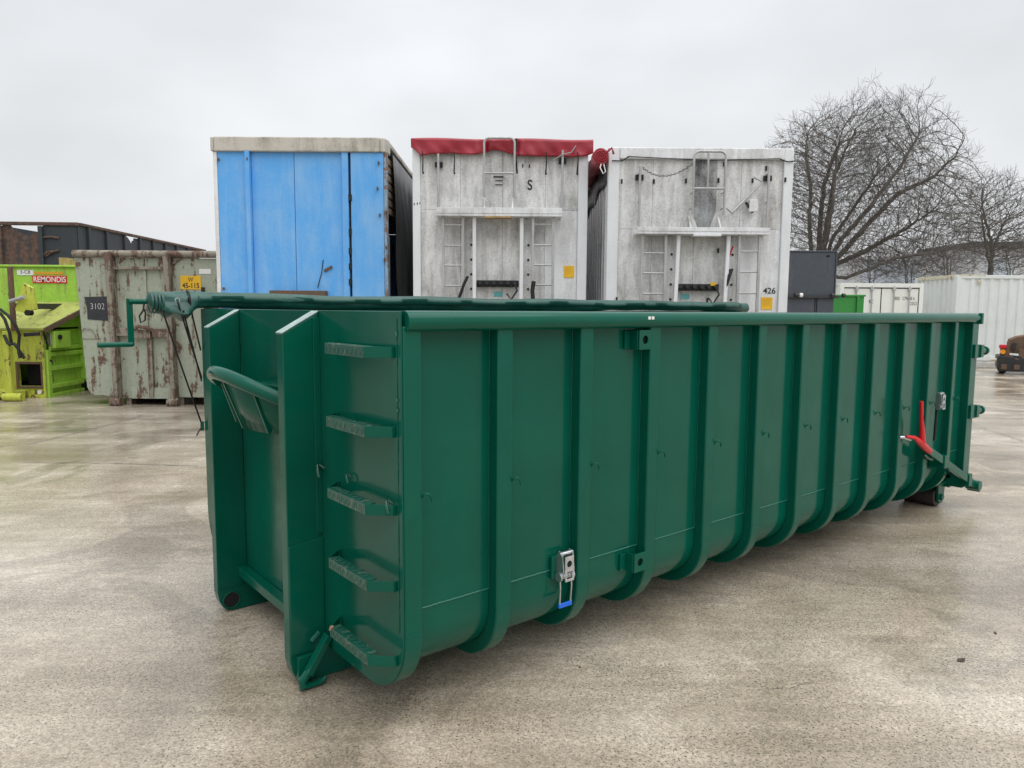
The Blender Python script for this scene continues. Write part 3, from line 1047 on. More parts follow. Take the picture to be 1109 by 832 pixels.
b.build('front_bracket', 'scrap_rust', bt, bevel=0.004)
x0_, z0_ = zs(585, 680)
x1_, z1_ = zs(620, 660)
MB().bar((x0_, 0.02, z0_), (x1_, 0.02, z1_), 0.02, 0.035).build('scratch_plate', 'scrap_rust', bt)
MB().tube([(zs(580, 630)[0], 0.028, zs(580, 630)[1]), (zs(572, 690)[0], 0.028, zs(572, 690)[1]), (zs(555, 755)[0], 0.028, zs(555, 755)[1])], 0.006, 5).build('cable', 'black_rope', bt)
# roof band
b = MB()
b.box(0.0, -0.03, zb, 0.045, 0.25, TOPB)
b.box(0.048, -0.035, zb, xl[8] - 0.04, 0.25, TOPB + 0.004)
b.prism([(xl[8] - 0.038, -0.035), (xl[8] + 0.02, -0.03), (WB, 0.10), (WB, 0.25), (xl[8] - 0.038, 0.25)], 'z', zb, TOPB)
b.build('roof_band', 'grey_fairing', bt, bevel=0.015)
LB = 12.5
MB().box(0.0, 0.251, TOPB - 0.09, WB + 0.01, LB, TOPB - 0.01).build('roof', 'grey_fairing', bt, bevel=0.02)
MB().box(0.0, 0.102, FL, 0.02, LB, TOPB - 0.1).build('side_wall', 'curtain', bt)
MB().box(0.021, 0.1, FL - 0.1, WB - 0.02, LB, FL).build('floor_frame', 'chassis', bt)
MB().box(0.021, LB - 0.05, FL, WB - 0.02, LB, TOPB - 0.1).build('rear_wall', 'blue_sheet', bt)
# right flank: boards, torn dark curtain with folds
for k in range(7):
    z1 = TOPB - 0.22 - k * 0.115
    MB().box(WB - 0.055, 0.16, z1 - 0.085, WB - 0.03, 1.2, z1).build('side_board', 'wood_slat', bt, bevel=0.004)
MB().box(WB - 0.05, 0.16, FL, WB - 0.02, 0.24, Q(424, 255)[1]).build('side_post', 'alu_tube', bt)
vs, fs = [], []
rr = random.Random(5)
NX = 150
for i in range(NX + 1):
    t_ = i / NX
    y = 0.40 + (LB - 0.45) * t_
    ex = 0.05 + 0.05 * math.sin(y * 9) * math.exp(-y * 0.35) + 0.02 * math.sin(y * 21 + 1)
    for k in range(9):
        zt = TOPB - 0.14
        z = FL - 0.05 + (zt - FL + 0.05) * k / 8
        lean = (0.10 * (1 - k / 8) + 0.05 * math.sin(k * 1.1 + y * 2)) * (1 if y > 1 else y)
        vs.append((WB + 0.01 + (ex + lean) * (1 - (k / 8) ** 3), y + 0.28 * (1 - k / 8) * math.exp(-y), z))
for i in range(NX):
    for k in range(8):
        a = i * 9 + k
        fs.append((a, a + 1, a + 10, a + 9))
b = MB()
b.add(vs, fs)
cu_ = b.build('side_curtain', 'curtain', bt, smooth=60)
cu_.modifiers.new('solid', 'SOLIDIFY').thickness = 0.004
running_gear(bt, WB)


# ---- two pale tipping trailers with ladders
def pale_trailer(uL, uR, vTop, D, zoff, zk, spec, label, tarp):
    ox, Q = face_map(uL, D)
    t_ = empty('bulk_trailer', (ox, D, 0), 0, label, 'trailer')
    W = Q(uR, 250)[0]
    T = Q((uL + uR) / 2, vTop)[1]
    z_ = lambda zx, zy: Q(zoff[0] + zx * zk, zoff[1] + zy * zk)
    X = lambda zx: z_(zx, 400)[0]
    Z = lambda zy: z_(450, zy)[1]
    FLZ = 1.15
    # face: vertical planks between two corner posts
    pl, pr = spec['posts']
    MB().box(0, 0.0, FLZ, X(pl), 0.12, T).build('corner_post', 'white_post', t_, bevel=0.012)
    MB().box(X(pr), 0.0, FLZ, W, 0.12, T).build('corner_post', 'white_post', t_, bevel=0.012)
    cuts = [X(pl)] + [X(q) for q in spec['planks']] + [X(pr)]
    for a, bb in zip(cuts[:-1], cuts[1:]):
        soot = spec['soot'][0] < (a + bb) / 2 / W < spec['soot'][1]
        ledge = Z(spec['ledge'][0])
        MB().box(a + 0.0012, 0.03, FLZ, bb - 0.0012, 0.10, ledge - 0.001).build('panel', 'sooty_sheet' if 0.12 < (a + bb) / 2 / W < 0.78 else 'white_sheet', t_, bevel=0.003)
        MB().box(a + 0.0012, 0.03, ledge + 0.001, bb - 0.0012, 0.10, T - spec['head']).build('panel', 'sooty_sheet' if soot else 'white_sheet', t_, bevel=0.003)
    if spec['head'] > 0.02:
        MB().box(X(pl) + 0.001, -0.012, T - spec['head'] + 0.002, X(pr) - 0.001, 0.11, T - 0.003).build('header', 'white_sheet', t_, bevel=0.012)
        b = MB()
        zz_ = T - spec['head'] - 0.004
        b.tube([(X(130), -0.016, zz_ - 0.02), (X(175), -0.02, zz_ - 0.025), (X(205), -0.02, zz_ + 0.035)], 0.008, 6)
        b.tube([(X(205), -0.02, zz_ + 0.035), (X(320), -0.022, zz_ + 0.02), (X(560), -0.022, zz_ - 0.008), (X(880), -0.022, zz_ + 0.02)], 0.005, 6)
        b.tube([(X(880), -0.02, zz_ + 0.02), (X(890), -0.02, zz_ - 0.0), (X(915), -0.02, zz_ - 0.02), (W, -0.016, zz_ - 0.01)], 0.008, 6)
        b.build('rope', 'black_rope', t_, smooth=60)
    # body behind
    LBt = 12.5
    SW = 0.02
    b = MB()
    n = 80
    for k in range(n):
        y0 = 0.121 + (LBt - 0.121) * k / n
        y1 = 0.121 + (LBt - 0.121) * (k + 1) / n
        b.box(0.004 if k % 2 else 0.016, y0, FLZ, 0.03, y1, T - 0.02)
    b.build('side_wall', 'bright_plank', t_)
    rw = 0.22 if tarp else 0.0
    MB().box(W - 0.03 - rw, 0.121, FLZ, W - 0.004 - rw, LBt, T - 0.02).build('side_wall', 'white_sheet', t_)
    MB().box(0.031, LBt - 0.04, FLZ, W - 0.031 - rw, LBt, T - 0.02).build('rear_wall', 'white_sheet', t_)
    MB().box(0.031, 0.101, FLZ - 0.08, W - 0.031, LBt - 0.041, FLZ - 0.002).build('floor', 'chassis', t_)
    # platform ledge with gussets
    l0, l1 = spec['ledge']
    xa, xb = X(spec['ledgex'][0]), X(spec['ledgex'][1])
    pf = MB().box(xa, -0.22, Z(l1), xb, 0.028, Z(l1) + 0.035).build('platform', 'white_sheet', t_, bevel=0.006)
    MB().box(xa, -0.225, Z(l1) + 0.036, xb, -0.205, Z(l0)).build('platform_lip', 'white_sheet', pf, bevel=0.004)
    for gx in spec['gussets']:
        g_ = X(gx)
        b = MB()
        b.prism([(g_ - 0.11, Z(l0)), (g_ + 0.13, Z(l0)), (g_ + 0.035, Z(spec['gtop'])), (g_ - 0.035, Z(spec['gtop']))], 'y', -0.02, 0.029)
        b.prism([(-0.19, Z(l0) - 0.02), (0.028, Z(l0) - 0.02), (0.028, Z(spec['gtop']))], 'x', g_ - 0.012, g_ + 0.012)
        b.build('gusset', 'sooty_sheet', t_, bevel=0.004)
    c0, c1 = spec['step']
    MB().box(X(c0), -0.24, Z(l1) - 0.025, X(c1), -0.1, Z(l1) - 0.001).build('step', 'timber' if tarp else 'white_post', t_, bevel=0.003)
    # vertical guide rails
    for gx, ztop in spec['rails']:
        b = MB()
        b.cyl((X(gx), -0.05, Z(l0)), (X(gx), -0.05, Z(ztop)), 0.017, 10)
        for zz_ in (Z(ztop) - 0.08, Z(ztop) - 0.45):
            b.cyl((X(gx), -0.05, zz_), (X(gx), 0.03, zz_), 0.010, 8)
        b.build('guide_rail', 'alu_tube', t_, smooth=50)
        MB().box(X(gx) - 0.05, -0.02, Z(ztop) - 0.17, X(gx) + 0.055, 0.0295, Z(ztop) - 0.10).build('rail_bracket', 'black_gear', t_, bevel=0.004)
    # grab hoop above the platform
    hx0, hx1, hz, hb = spec['hoop']
    path = [(X(hx0), -0.10, Z(spec['gtop']) - 0.05), (X(hx0), -0.10, Z(hz) - 0.09)]
    for k in range(1, 6):
        a = math.pi / 2 * k / 5
        path.append((X(hx0) + 0.07 - 0.07 * math.cos(a), -0.10, Z(hz) - 0.09 + 0.07 * math.sin(a)))
    for k in range(0, 6):
        a = math.pi / 2 * k / 5
        path.append((X(hx1) - 0.07 + 0.07 * math.sin(a), -0.10, Z(hz) - 0.02 - 0.07 * (1 - math.cos(a))))
    path += [(X(hx1), -0.10, Z(spec['gtop']) - 0.05)]
    b = MB()
    b.tube(path, 0.016, 10)
    b.cyl((X(hx0), -0.10, Z(hb)), (X(hx1), -0.10, Z(hb)), 0.016, 10)
    if spec.get('hoopmid'):
        b.cyl((X(553), -0.10, Z(hb)), (X(553), -0.10, Z(hz) - 0.03), 0.014, 10)
    for hx in (hx0, hx1):
        for q in (0.15, 0.85):
            zq = Z(hb) + (Z(spec['gtop']) - Z(hb)) * q
            b.cyl((X(hx), -0.10, zq), (X(hx), 0.03, zq), 0.010, 8)
    b.build('grab_hoop', 'alu_tube', t_, smooth=50)
    # ladders
    for (la, lb, rungs) in spec['ladders']:
        b = MB()
        bot = 1.25
        for q in (la, lb):
            b.box(X(q) - 0.018, -0.16, bot, X(q) + 0.018, -0.12, Z(l1) - 0.001)
            b.box(X(q) - 0.012, -0.12, bot + 0.2, X(q) + 0.012, 0.0295, bot + 0.24)
        ld = b.build('ladder', 'alu_tube', t_, bevel=0.004)
        dz = (rungs[-1] - rungs[0]) / (len(rungs) - 1)
        zr = list(rungs)
        while Z(zr[-1] + dz) > bot + 0.1:
            zr.append(zr[-1] + dz)
        for q in zr:
            MB().cyl((X(la) + 0.012, -0.14, Z(q)), (X(lb) - 0.012, -0.14, Z(q)), 0.013, 8).build('rung', 'alu_tube', ld, smooth=50)
    # inner uprights and bolted channels
    for a, bb in spec['uprights']:
        MB().bar((X(a), -0.12, Z(l1) - 0.001), (X(bb), -0.12, 1.2), 0.05, 0.05, (0, 1, 0)).build('upright', 'white_post', t_, bevel=0.008)
    for a, bb in spec['channels']:
        ch = MB().box(X(a), -0.03, 1.2, X(bb), 0.0295, Z(l1) - 0.002).build('channel', 'sooty_sheet', t_, bevel=0.004)
        for q in range(7):
            zq = Z(565) - 0.20 * q
            if zq > 1.25:
                MB().cyl(((X(a) * .35 + X(bb) * .65), -0.036, zq), ((X(a) * .35 + X(bb) * .65), -0.029, zq), 0.017, 10).build('bolt', 'black_gear', ch)
    # coupling strip with hose connectors
    ca, cb, cz_ = spec['coupling']
    cp = MB().box(X(ca), -0.04, Z(cz_) - 0.045, X(cb), 0.0295, Z(cz_) + 0.045).build('coupling_strip', 'black_gear', t_, bevel=0.006)
    for k in range(6):
        xk = X(ca) + (X(cb) - X(ca)) * (k + 0.5) / 6
        MB().cyl((xk, -0.10, Z(cz_) + 0.01), (xk, -0.039, Z(cz_)), 0.028, 12).build('connector', 'black_gear', cp, smooth=40)
    b = MB()
    b.tube([(X(cb) - 0.05, -0.09, Z(cz_)), (X(cb) - 0.02, -0.13, Z(cz_) - 0.10), (X(cb) - 0.10, -0.14, Z(cz_) - 0.22), (X(cb) - 0.16, -0.12, Z(cz_) - 0.14)], 0.013, 8)
    b.build('hose', 'black_gear', t_, smooth=60)
    sx, sy = spec['teal']
    MB().box(X(sx) - 0.06, 0.024, Z(sy) - 0.035, X(sx) + 0.06, 0.0295, Z(sy) + 0.035).build('sticker', 'teal_print', t_)
    (ya, yb, yc, yd) = spec['yellow']
    ys = MB().box(X(ya), 0.022, z_(ya, yd)[1], X(yb), 0.0295, z_(ya, yc)[1]).build('sticker', 'yellow_plate', t_)
    for k in range(4):
        zq = z_(ya, yc)[1] - 0.025 - 0.026 * k
        MB().box(X(ya) + 0.02, 0.0205, zq - 0.004, X(yb) - 0.02 - 0.015 * (k % 2), 0.0218, zq + 0.004).build('print_line', 'orange_print', ys)
    running_gear(t_, W)
    return t_, X, Z, z_, W, T


spec1 = dict(posts=(106, 815), planks=(285, 475, 668), soot=(0.13, 0.86), ledge=(405, 443), ledgex=(183, 740), gussets=(395, 520), gtop=335,
             step=(395, 515), rails=((188, 158), (742, 138)), hoop=(393, 528, 82, 246), ladders=((212, 300, (480, 572, 660, 750)), (612, 703, (475, 567, 655, 743))),
             uprights=((351, 351), (562, 562)), channels=((312, 348), (570, 606)), coupling=(360, 550, 738), teal=(458, 785), yellow=(757, 803, 657, 710), head=0.0)
t1, X, Z, z_, W1, T1 = pale_trailer(447, 636, 151, 10.25, (430, 130), 0.2403, spec1,
                                    'grubby white trailer front with ladders under a crimson tarpaulin edge', True)
# crimson cover folded over the front edge
vs, fs = [], []
NX, NZ = 120, 10
XA, XB = X(66), X(878)
low = [(66, 128), (85, 140), (110, 168), (150, 160), (250, 154), (330, 160), (385, 156), (430, 138), (475, 142), (530, 162), (640, 167), (720, 164), (800, 168), (850, 162), (878, 150)]
def lowz(zx):
    for (a, za), (b_, zb_) in zip(low[:-1], low[1:]):
        if a <= zx <= b_:
            return za + (zb_ - za) * (zx - a) / (b_ - a)
    return low[-1][1]
for i in range(NX + 1):
    zx = 66 + (878 - 66) * i / NX
    x = X(zx)
    zt = T1 + 0.015 + 0.008 * math.sin(x * 5)
    zl = Z(lowz(zx))
    vs.append((x, 1.2, zt + 0.05))
    vs.append((x, 0.10, zt))
    vs.append((x, -0.02, zt - 0.012))
    for k in range(1, NZ + 1):
        q = k / NZ
        fold = 0.016 * math.sin(x * 9 + q * 3.0) * q + 0.008 * math.sin(x * 29 - q * 5) * q
        for c_ in (395, 528):
            d_ = (zx - c_) / 30
            fold += 0.035 * math.exp(-d_ * d_) * math.sin(d_ * 5)
        vs.append((x, -0.045 + min(0.06, fold) * 0.9, zt - 0.012 + (zl - zt + 0.012) * q))
S = NZ + 3
for i in range(NX):
    for k in range(S - 1):
        a = i * S + k
        fs.append((a, a + 1, a + S + 1, a + S))
b = MB()
b.add(vs, fs)
rt = b.build('cover_edge', 'red_tarp', t1, smooth=60)
rt.modifiers.new('solid', 'SOLIDIFY').thickness = 0.006
MB().box(0.0, 1.2, T1 + 0.03, W1 - 0.2, 12.5, T1 + 0.07).build('cover', 'red_tarp', t1)
for zx in (118, 258, 668, 808):
    MB().tube([(X(zx), -0.075, Z(148)), (X(zx) + 0.01, -0.08, Z(180)), (X(zx), -0.03, Z(235)), (X(zx) + 0.005, -0.01, Z(245))], [0.007, 0.007, 0.010, 0.014], 6).build('strap', 'black_rope', t1, smooth=60)
MB().tube([(X(700), -0.07, Z(185)), (X(740), -0.08, Z(160)), (X(780), -0.085, Z(150)), (X(800), -0.085, Z(120))], 0.008, 6).build('cord', 'alu_tube', t1, smooth=60)
MB().tube([(X(535), -0.09, Z(90)), (X(532), -0.09, Z(160)), (X(540), -0.07, Z(245))], 0.012, 6).build('strap', 'black_rope', t1, smooth=60)
for zx, zy, w_, h_ in ((565, 205, 0.018, 0.045), (595, 205, 0.018, 0.045), (78, 382, 0.012, 0.03), (92, 380, 0.012, 0.03), (103, 378, 0.010, 0.03)):
    yy = -0.003 if zx < 110 else 0.026
    MB().box(X(zx) - w_ / 2, yy, Z(zy) - h_ / 2, X(zx) + w_ / 2, yy + 0.0025, Z(zy) + h_ / 2).build('mark', 'black_print', t1)
lettering('S', 0.19, 'scrap_black', t1, (X(598), 0.027, Z(312)), align='CENTER', squeeze=0.8, bold=0.004)
for k, zx in enumerate((318, 318)):
    b = MB()
    b.tube([(X(322), -0.17, Z(708)), (X(305), -0.18, Z(745)), (X(285), -0.17, Z(800)), (X(280), -0.16, Z(840))], 0.02, 8)
    if k == 0:
        b.build('hose', 'black_gear', t1, smooth=60)
MB().tube([(X(618), -0.17, Z(728)), (X(612), -0.18, Z(770)), (X(618), -0.17, Z(840))], 0.028, 8).build('hose', 'black_gear', t1, smooth=60)
b = MB()
b.box(X(434), 0.018, Z(257), X(478), 0.0295, Z(252))
b.box(X(442), 0.018, Z(273), X(474), 0.0295, Z(270))
b.box(X(442), 0.018, Z(292), X(474), 0.0295, Z(289))
b.build('vent', 'black_gear', t1)

spec2 = dict(posts=(166, 902), planks=(318, 510, 715), soot=(0.12, 0.86), ledge=(450, 480), ledgex=(240, 826), gussets=(480, 612), gtop=372,
             step=(487, 610), rails=((255, 172), (829, 172)), hoop=(490, 630, 100, 272), hoopmid=True,
             ladders=((268, 372, (563, 652, 743)), (700, 790, (552, 643, 738))),
             uprights=((430, 418), (653, 640)), channels=((384, 420), (660, 694)), coupling=(430, 625, 712), teal=(478, 754), yellow=(828, 878, 757, 812), head=0.155)
t2, X, Z, z_, W2, T2 = pale_trailer(657.5, 856.5, 160, 9.98, (630, 140), 0.2405, spec2,
                                    'grubby white trailer front numbered 426 with chain and dark soot stain', False)
# soot stain under the hoop
MB().box(X(505), 0.0225, Z(445), X(605), 0.0285, Z(140)).build('stained_panel', 'soot_patch', t2)
# chain
b = MB()
for k in range(26):
    q = k / 25
    zx = 265 + (485 - 265) * q
    zy = 180 + (162 - 180) * q + 44 * 4 * q * (1 - q) * (1.15 - 0.3 * q)
    p = Vector((X(zx), -0.075, Z(zy)))
    q2 = (k + 0.8) / 25
    zx2 = 265 + (485 - 265) * q2
    zy2 = 180 + (162 - 180) * q2 + 44 * 4 * q2 * (1 - q2) * (1.15 - 0.3 * q2)
    p2 = Vector((X(zx2), -0.075, Z(zy2)))
    off = Vector((0, 0.010, 0)) if k % 2 else Vector((0, 0, 0.010))
    b.tube([p + off, p2 + off], 0.005, 5)
    b.tube([p - off, p2 - off], 0.005, 5)
b.build('chain', 'black_gear', t2)
b = MB()
b.tube([(X(q[0]), -0.06, Z(q[1])) for q in ((645, 355), (670, 380), (735, 310), (800, 240), (763, 217))], 0.018, 10)
b.build('crank_handle', 'alu_tube', t2, smooth=50)
b = MB()
b.bar((X(745), -0.04, Z(345)), (X(785), -0.04, Z(345)), 0.06, 0.16)
bk = b.build('handle_bracket', 'sooty_sheet', t2, bevel=0.008)
bk.rotation_euler = (0, 0, 0)
MB().bar((X(730), -0.05, Z(330)), (X(765), -0.05, Z(375)), 0.03, 0.03).build('bracket_arm', 'black_gear', t2)
for zx, zy in ((176, 238), (322, 235), (466, 232), (612, 228), (908, 225), (765, 228), (165, 768), (622, 545), (580, 770), (824, 172), (635, 155)):
    b = MB()
    yy = -0.02 if zx in (176, 908, 165) else 0.012
    b.box(X(zx) - 0.012, yy, Z(zy) - 0.03, X(zx) + 0.012, yy + 0.018, Z(zy) + 0.03)
    b.build('clip', 'black_gear', t2, bevel=0.003)
lettering('426', 0.112, 'black_print', t2, (z_(848, 740)[0], 0.028, z_(848, 740)[1]), align='CENTER', bold=0.002)
MB().tube([(X(660), -0.10, Z(575)), (X(668), -0.12, Z(545)), (X(675), -0.13, Z(530))], 0.012, 8).build('hose', 'hose_red', t2, smooth=60)
MB().tube([(X(670), -0.10, Z(635)), (X(660), -0.13, Z(660)), (X(650), -0.13, Z(710)), (X(645), -0.1, Z(770))], [0.03, 0.03, 0.016, 0.014], 8).build('hose', 'black_gear', t2, smooth=60)
MB().box(X(585), -0.06, Z(705), X(612), -0.041, Z(690)).build('tag', 'yellow_plate', t2)
# rolled crimson cover along the left roof edge
cr0 = P(650.5, 171, 9.98)
lx, lz = cr0.x - t2.location.x, cr0.z
rc = MB()
path, rad = [], []
for k in range(60):
    y = -0.10 + 12.4 * k / 59
    path.append((lx - 0.012 + 0.012 * math.sin(k), y, lz + 0.01 * math.sin(k * 1.7)))
    rad.append(0.105 + 0.012 * math.sin(k * 2.3))
rc.tube(path, rad, 14)
rl = tag(rc.build('cover_roll', 'red_tarp', t2, smooth=60), 'rolled crimson cover along the roof edge')
sp = MB()
pts = []
for k in range(70):
    a = k * 0.27
    r_ = 0.012 + 0.0012 * k + 0.004 * math.sin(k * 0.9)
    pts.append((lx + r_ * math.cos(a), -0.108, lz + r_ * math.sin(a)))
sp.tube(pts, 0.008, 6)
sp.build('roll_end', 'red_tarp', rl, smooth=60)
MB().tube([(lx + 0.05, -0.10, lz + 0.04), (lx + 0.13, -0.13, lz + 0.10), (lx + 0.16, -0.10, lz + 0.03)], 0.016, 7).build('roll_fold', 'red_tarp', rl, smooth=60)
MB().tube([(lx + 0.0, -0.10, lz - 0.09), (lx - 0.02, -0.13, lz - 0.15), (lx + 0.02, -0.13, lz - 0.23), (lx + 0.055, -0.12, lz - 0.20), (lx + 0.03, -0.10, lz - 0.10)], 0.008, 6).build('cord', 'white_print', rl, smooth=60)
# dark loose cover skirt hanging below the roll, down the left flank
vs, fs = [], []
for i in range(41):
    y = 0.13 + 12.0 * i / 40
    zl = 3.50 - 0.07 * y - 0.05 * math.sin(y * 5)
    for k in range(6):
        q = k / 5
        vs.append((-0.012 - 0.02 * math.sin(y * 4 + k), y, T2 - 0.03 + (zl - T2 + 0.03) * q))
for i in range(40):
    for k in range(5):
        a = i * 6 + k
        fs.append((a, a + 1, a + 7, a + 6))
b = MB()
b.add(vs, fs)
sk = b.build('cover_skirt', 'curtain', t2, smooth=60)
sk.modifiers.new('solid', 'SOLIDIFY').thickness = 0.004

# ------------------------------------------------------------------ pale green rusted hook container (left)
DP = 12.95
ox, Q = face_map(82, DP)
pc = empty('rusty_container', (ox, DP, 0), 0, 'tall pale green container front flaking with rust, plate 3102 on it', 'container')
k_ = 0.2285
zp = lambda zx, zy: Q(70 + zx * k_, 260 + zy * k_)
X = lambda zx: zp(zx, 400)[0]
Z = lambda zy: zp(350, zy)[1]
WP = 2.5
TP = Z(50)
B0 = 0.16
left_b, right_b = X(85), WP - 0.02
# front sheet pieces, rounded lower corners
poly = [(X(60), Z(85)), (X(78), Z(480)), (X(88), Z(700)), (X(108), Z(735)), (X(222), Z(742)), (X(222), Z(85))]
MB().prism(poly, 'y', 0.02, 0.05).build('front_sheet', 'pale_green_rust', pc, bevel=0.004)
MB().prism([(X(520), Z(85)), (X(520), Z(745)), (WP - 0.12, Z(745)), (WP - 0.03, Z(710)), (WP - 0.01, Z(85))], 'y', 0.02, 0.05).build('front_sheet', 'pale_green_rust', pc, bevel=0.004)
MB().box(X(248), 0.045, Z(128), X(385), 0.075, Z(85)).build('front_sheet', 'pale_green_rust', pc, bevel=0.004)
MB().box(X(386), 0.045, Z(128), X(492), 0.075, Z(85)).build('front_sheet', 'pale_green_rust', pc, bevel=0.004)
MB().box(X(248), 0.05, Z(752), X(385), 0.08, Z(140)).build('front_sheet', 'pale_green_rust', pc, bevel=0.004)
MB().box(X(386), 0.05, Z(752), X(492), 0.08, Z(140)).build('front_sheet', 'pale_green_rust', pc, bevel=0.004)
for a, bb, c_, d_ in ((222, 247, 60, 785), (493, 519, 62, 785)):
    ru = MB().prism([(X(a), Z(c_)), (X(bb), Z(c_)), (X(bb) + 0.03, Z(d_)), (X(a) + 0.05, Z(d_))], 'y', -0.14, 0.06).build('runner', 'rust_frame', pc, bevel=0.008)
    MB().cyl((X(a) - 0.02, -0.10, Z(765)), (X(bb) + 0.07, -0.10, Z(765)), 0.075, 14).build('foot', 'rust_frame', ru, smooth=40)
MB().box(X(248), -0.03, Z(140), X(492), 0.045, Z(126)).build('cross_bar', 'rust_frame', pc, bevel=0.004)
MB().box(X(250), -0.06, Z(455), X(340), 0.045, Z(418)).build('cross_bar', 'rust_frame', pc, bevel=0.006)
MB().box(X(420), -0.06, Z(460), X(510), 0.045, Z(420)).build('cross_bar', 'rust_frame', pc, bevel=0.006)
b = MB()
b.tube([(X(330), -0.02, Z(430)), (X(345), -0.12, Z(415)), (X(375), -0.16, Z(408)), (X(405), -0.12, Z(415)), (X(425), -0.02, Z(430))], 0.035, 10)
b.box(X(335), -0.08, Z(465), X(412), 0.045, Z(425))
b.build('hook_bow', 'rust_frame', pc, smooth=40)
MB().box(X(388), -0.02, Z(745), X(410), 0.049, Z(466)).build('centre_post', 'rust_frame', pc, bevel=0.004)
MB().box(X(380), 0.02, Z(415), X(392), 0.0495, Z(141)).build('centre_post', 'pale_green_rust', pc, bevel=0.004)
MB().box(X(300), 0.0, Z(752), X(492), 0.0495, Z(700)).build('kick_plate', 'pale_green_rust', pc, bevel=0.004)
MB().cyl((-0.06, 0.0, TP - 0.06), (WP + 0.05, 0.0, TP - 0.06), 0.062, 14).build('top_rail', 'rust_frame', pc, smooth=40)
b = MB()
b.bar((X(525), 0.0, Z(110)), (X(570), 0.0, Z(82)), 0.02, 0.03)
b.build('brace', 'rust_frame', pc)
b = MB()
b.box(X(75), 0.01, Z(472), X(165), 0.0195, Z(468))
b.tube([(X(75), 0.0, Z(440)), (X(90), 0.0, Z(422)), (X(125), 0.0, Z(425)), (X(148), 0.0, Z(466))], 0.008, 6)
b.build('hand_rail', 'rust_frame', pc)
# body behind
b = MB()
b.box(0.03, 0.081, 0.2, 0.06, 5.9, TP - 0.08)
b.build('side_wall', 'pale_green_rust', pc)
for k in range(9):
    MB().box(-0.03, 0.4 + k * 0.62, 0.2, 0.029, 0.5 + k * 0.62, TP - 0.125).build('rib', 'pale_green_rust', pc)
MB().box(WP - 0.06, 0.081, 0.2, WP - 0.03, 5.9, TP - 0.08).build('side_wall', 'pale_green_rust', pc)
MB().box(0.061, 5.85, 0.2, WP - 0.061, 5.9, TP - 0.08).build('rear_door', 'pale_green_rust', pc)
MB().box(0.061, 0.081, 0.2, WP - 0.061, 5.849, 0.26).build('floor', 'rust_frame', pc)
for xx in (0.72, 1.66):
    MB().box(xx, 0.0615, 0.0, xx + 0.08, 5.7, 0.19).build('floor_rail', 'rust_frame', pc)
for xx in (-0.03, WP - 0.08):
    MB().box(xx, 0.09, TP - 0.12, xx + 0.11, 5.9, TP - 0.01).build('top_rail', 'rust_frame', pc, bevel=0.02)
pl = MB().prism([(X(98), Z(272)), (X(215), Z(268)), (X(217), Z(385)), (X(108), Z(378)), (X(108), Z(330))], 'y', 0.011, 0.0195).build('number_plate', 'slate_plate', pc)
lettering('3102', 0.155, 'white_print', pl, (X(158), 0.009, Z(330)), align='CENTER', squeeze=0.85, bold=-0.004)
yp = MB().box(X(555), 0.011, Z(232), X(652), 0.0195, Z(168)).build('number_plate', 'yellow_plate', pc)
lettering('W', 0.11, 'black_print', yp, (X(604), 0.009, Z(196)), align='CENTER', squeeze=0.8)
lettering('45-115', 0.125, 'black_print', yp, (X(604), 0.009, Z(226)), align='CENTER', squeeze=0.85, bold=0.002)
MB().box(X(645), 0.013, Z(158), X(700), 0.0195, Z(135)).build('sticker', 'white_print', pc)
MB().box(X(655), -0.02, Z(255), X(668), 0.0195, Z(222)).build('clip', 'black_gear', pc)

# ------------------------------------------------------------------ lime green press container (far left)
DG = 13.9
kg = 0.2163


def zg(zx, zy, D):
    return P(zx * kg, 270 + zy * kg, D)


pr_ = empty('press_container', (-9.6, DG, 0), 0, 'lime green waste press container with sloped lid and dirty front opening', 'container')
bx, by = -9.6, DG
L = lambda p: (p.x - bx, p.z)
XR = zg(232, 740, DG).x - bx                  # right edge of press body
zt_f = zg(150, 400, DG).z                     # front top of body (eaves)
DU = DG + 1.15
zt_u = zg(200, 82, DU).z
zl_u = zg(200, 262, DU).z
XL = -XR - 0.2
XU = 1.25
# upper box wall
MB().box(-XU, 1.15, 0.25, XU, 1.20, zt_u).build('front_wall', 'lime', pr_, bevel=0.01)
MB().box(-XU, 1.201, 0.25, -XU + 0.05, 6.2, zt_u).build('side_wall', 'lime', pr_)
MB().box(XU - 0.05, 1.201, 0.25, XU, 6.2, zt_u).build('side_wall', 'lime', pr_)
MB().box(-XU + 0.051, 1.201, zt_u - 0.06, XU - 0.051, 6.2, zt_u - 0.01).build('roof', 'lime', pr_)
MB().box(-XU, 1.201, 0.2, XU, 6.2, 0.249).build('floor', 'lime', pr_)
MB().box(-XU, 1.10, zt_u - 0.03, XU, 1.149, zt_u + 0.012).build('top_edge', 'lime', pr_, bevel=0.01)
# press body: front with framed opening, ribbed right side, sloping mossy lid
op = [L(zg(92, 575, DG)), L(zg(205, 575, DG)), L(zg(205, 685, DG)), L(zg(92, 690, DG))]
zb0 = zg(150, 745, DG).z
x0o, x1o = op[0][0], op[1][0]
z1o, z0o = op[0][1], op[2][1]
b = MB()
b.box(XL, 0.0, zb0, x0o, 0.05, zt_f)
b.box(x1o, 0.0, zb0, XR, 0.05, zt_f)
b.box(x0o, 0.0, zb0, x1o, 0.05, z0o)
b.box(x0o, 0.0, z1o, x1o, 0.05, zt_f)
b.build('press_front', 'lime_dirty', pr_)
b = MB()
fr = 0.045
b.box(x0o - fr, -0.03, z0o - fr, x0o, -0.001, z1o + fr)
b.box(x1o, -0.03, z0o - fr, x1o + fr, -0.001, z1o + fr)
b.box(x0o, -0.03, z0o - fr, x1o, -0.001, z0o)
b.box(x0o, -0.03, z1o, x1o, -0.001, z1o + fr)
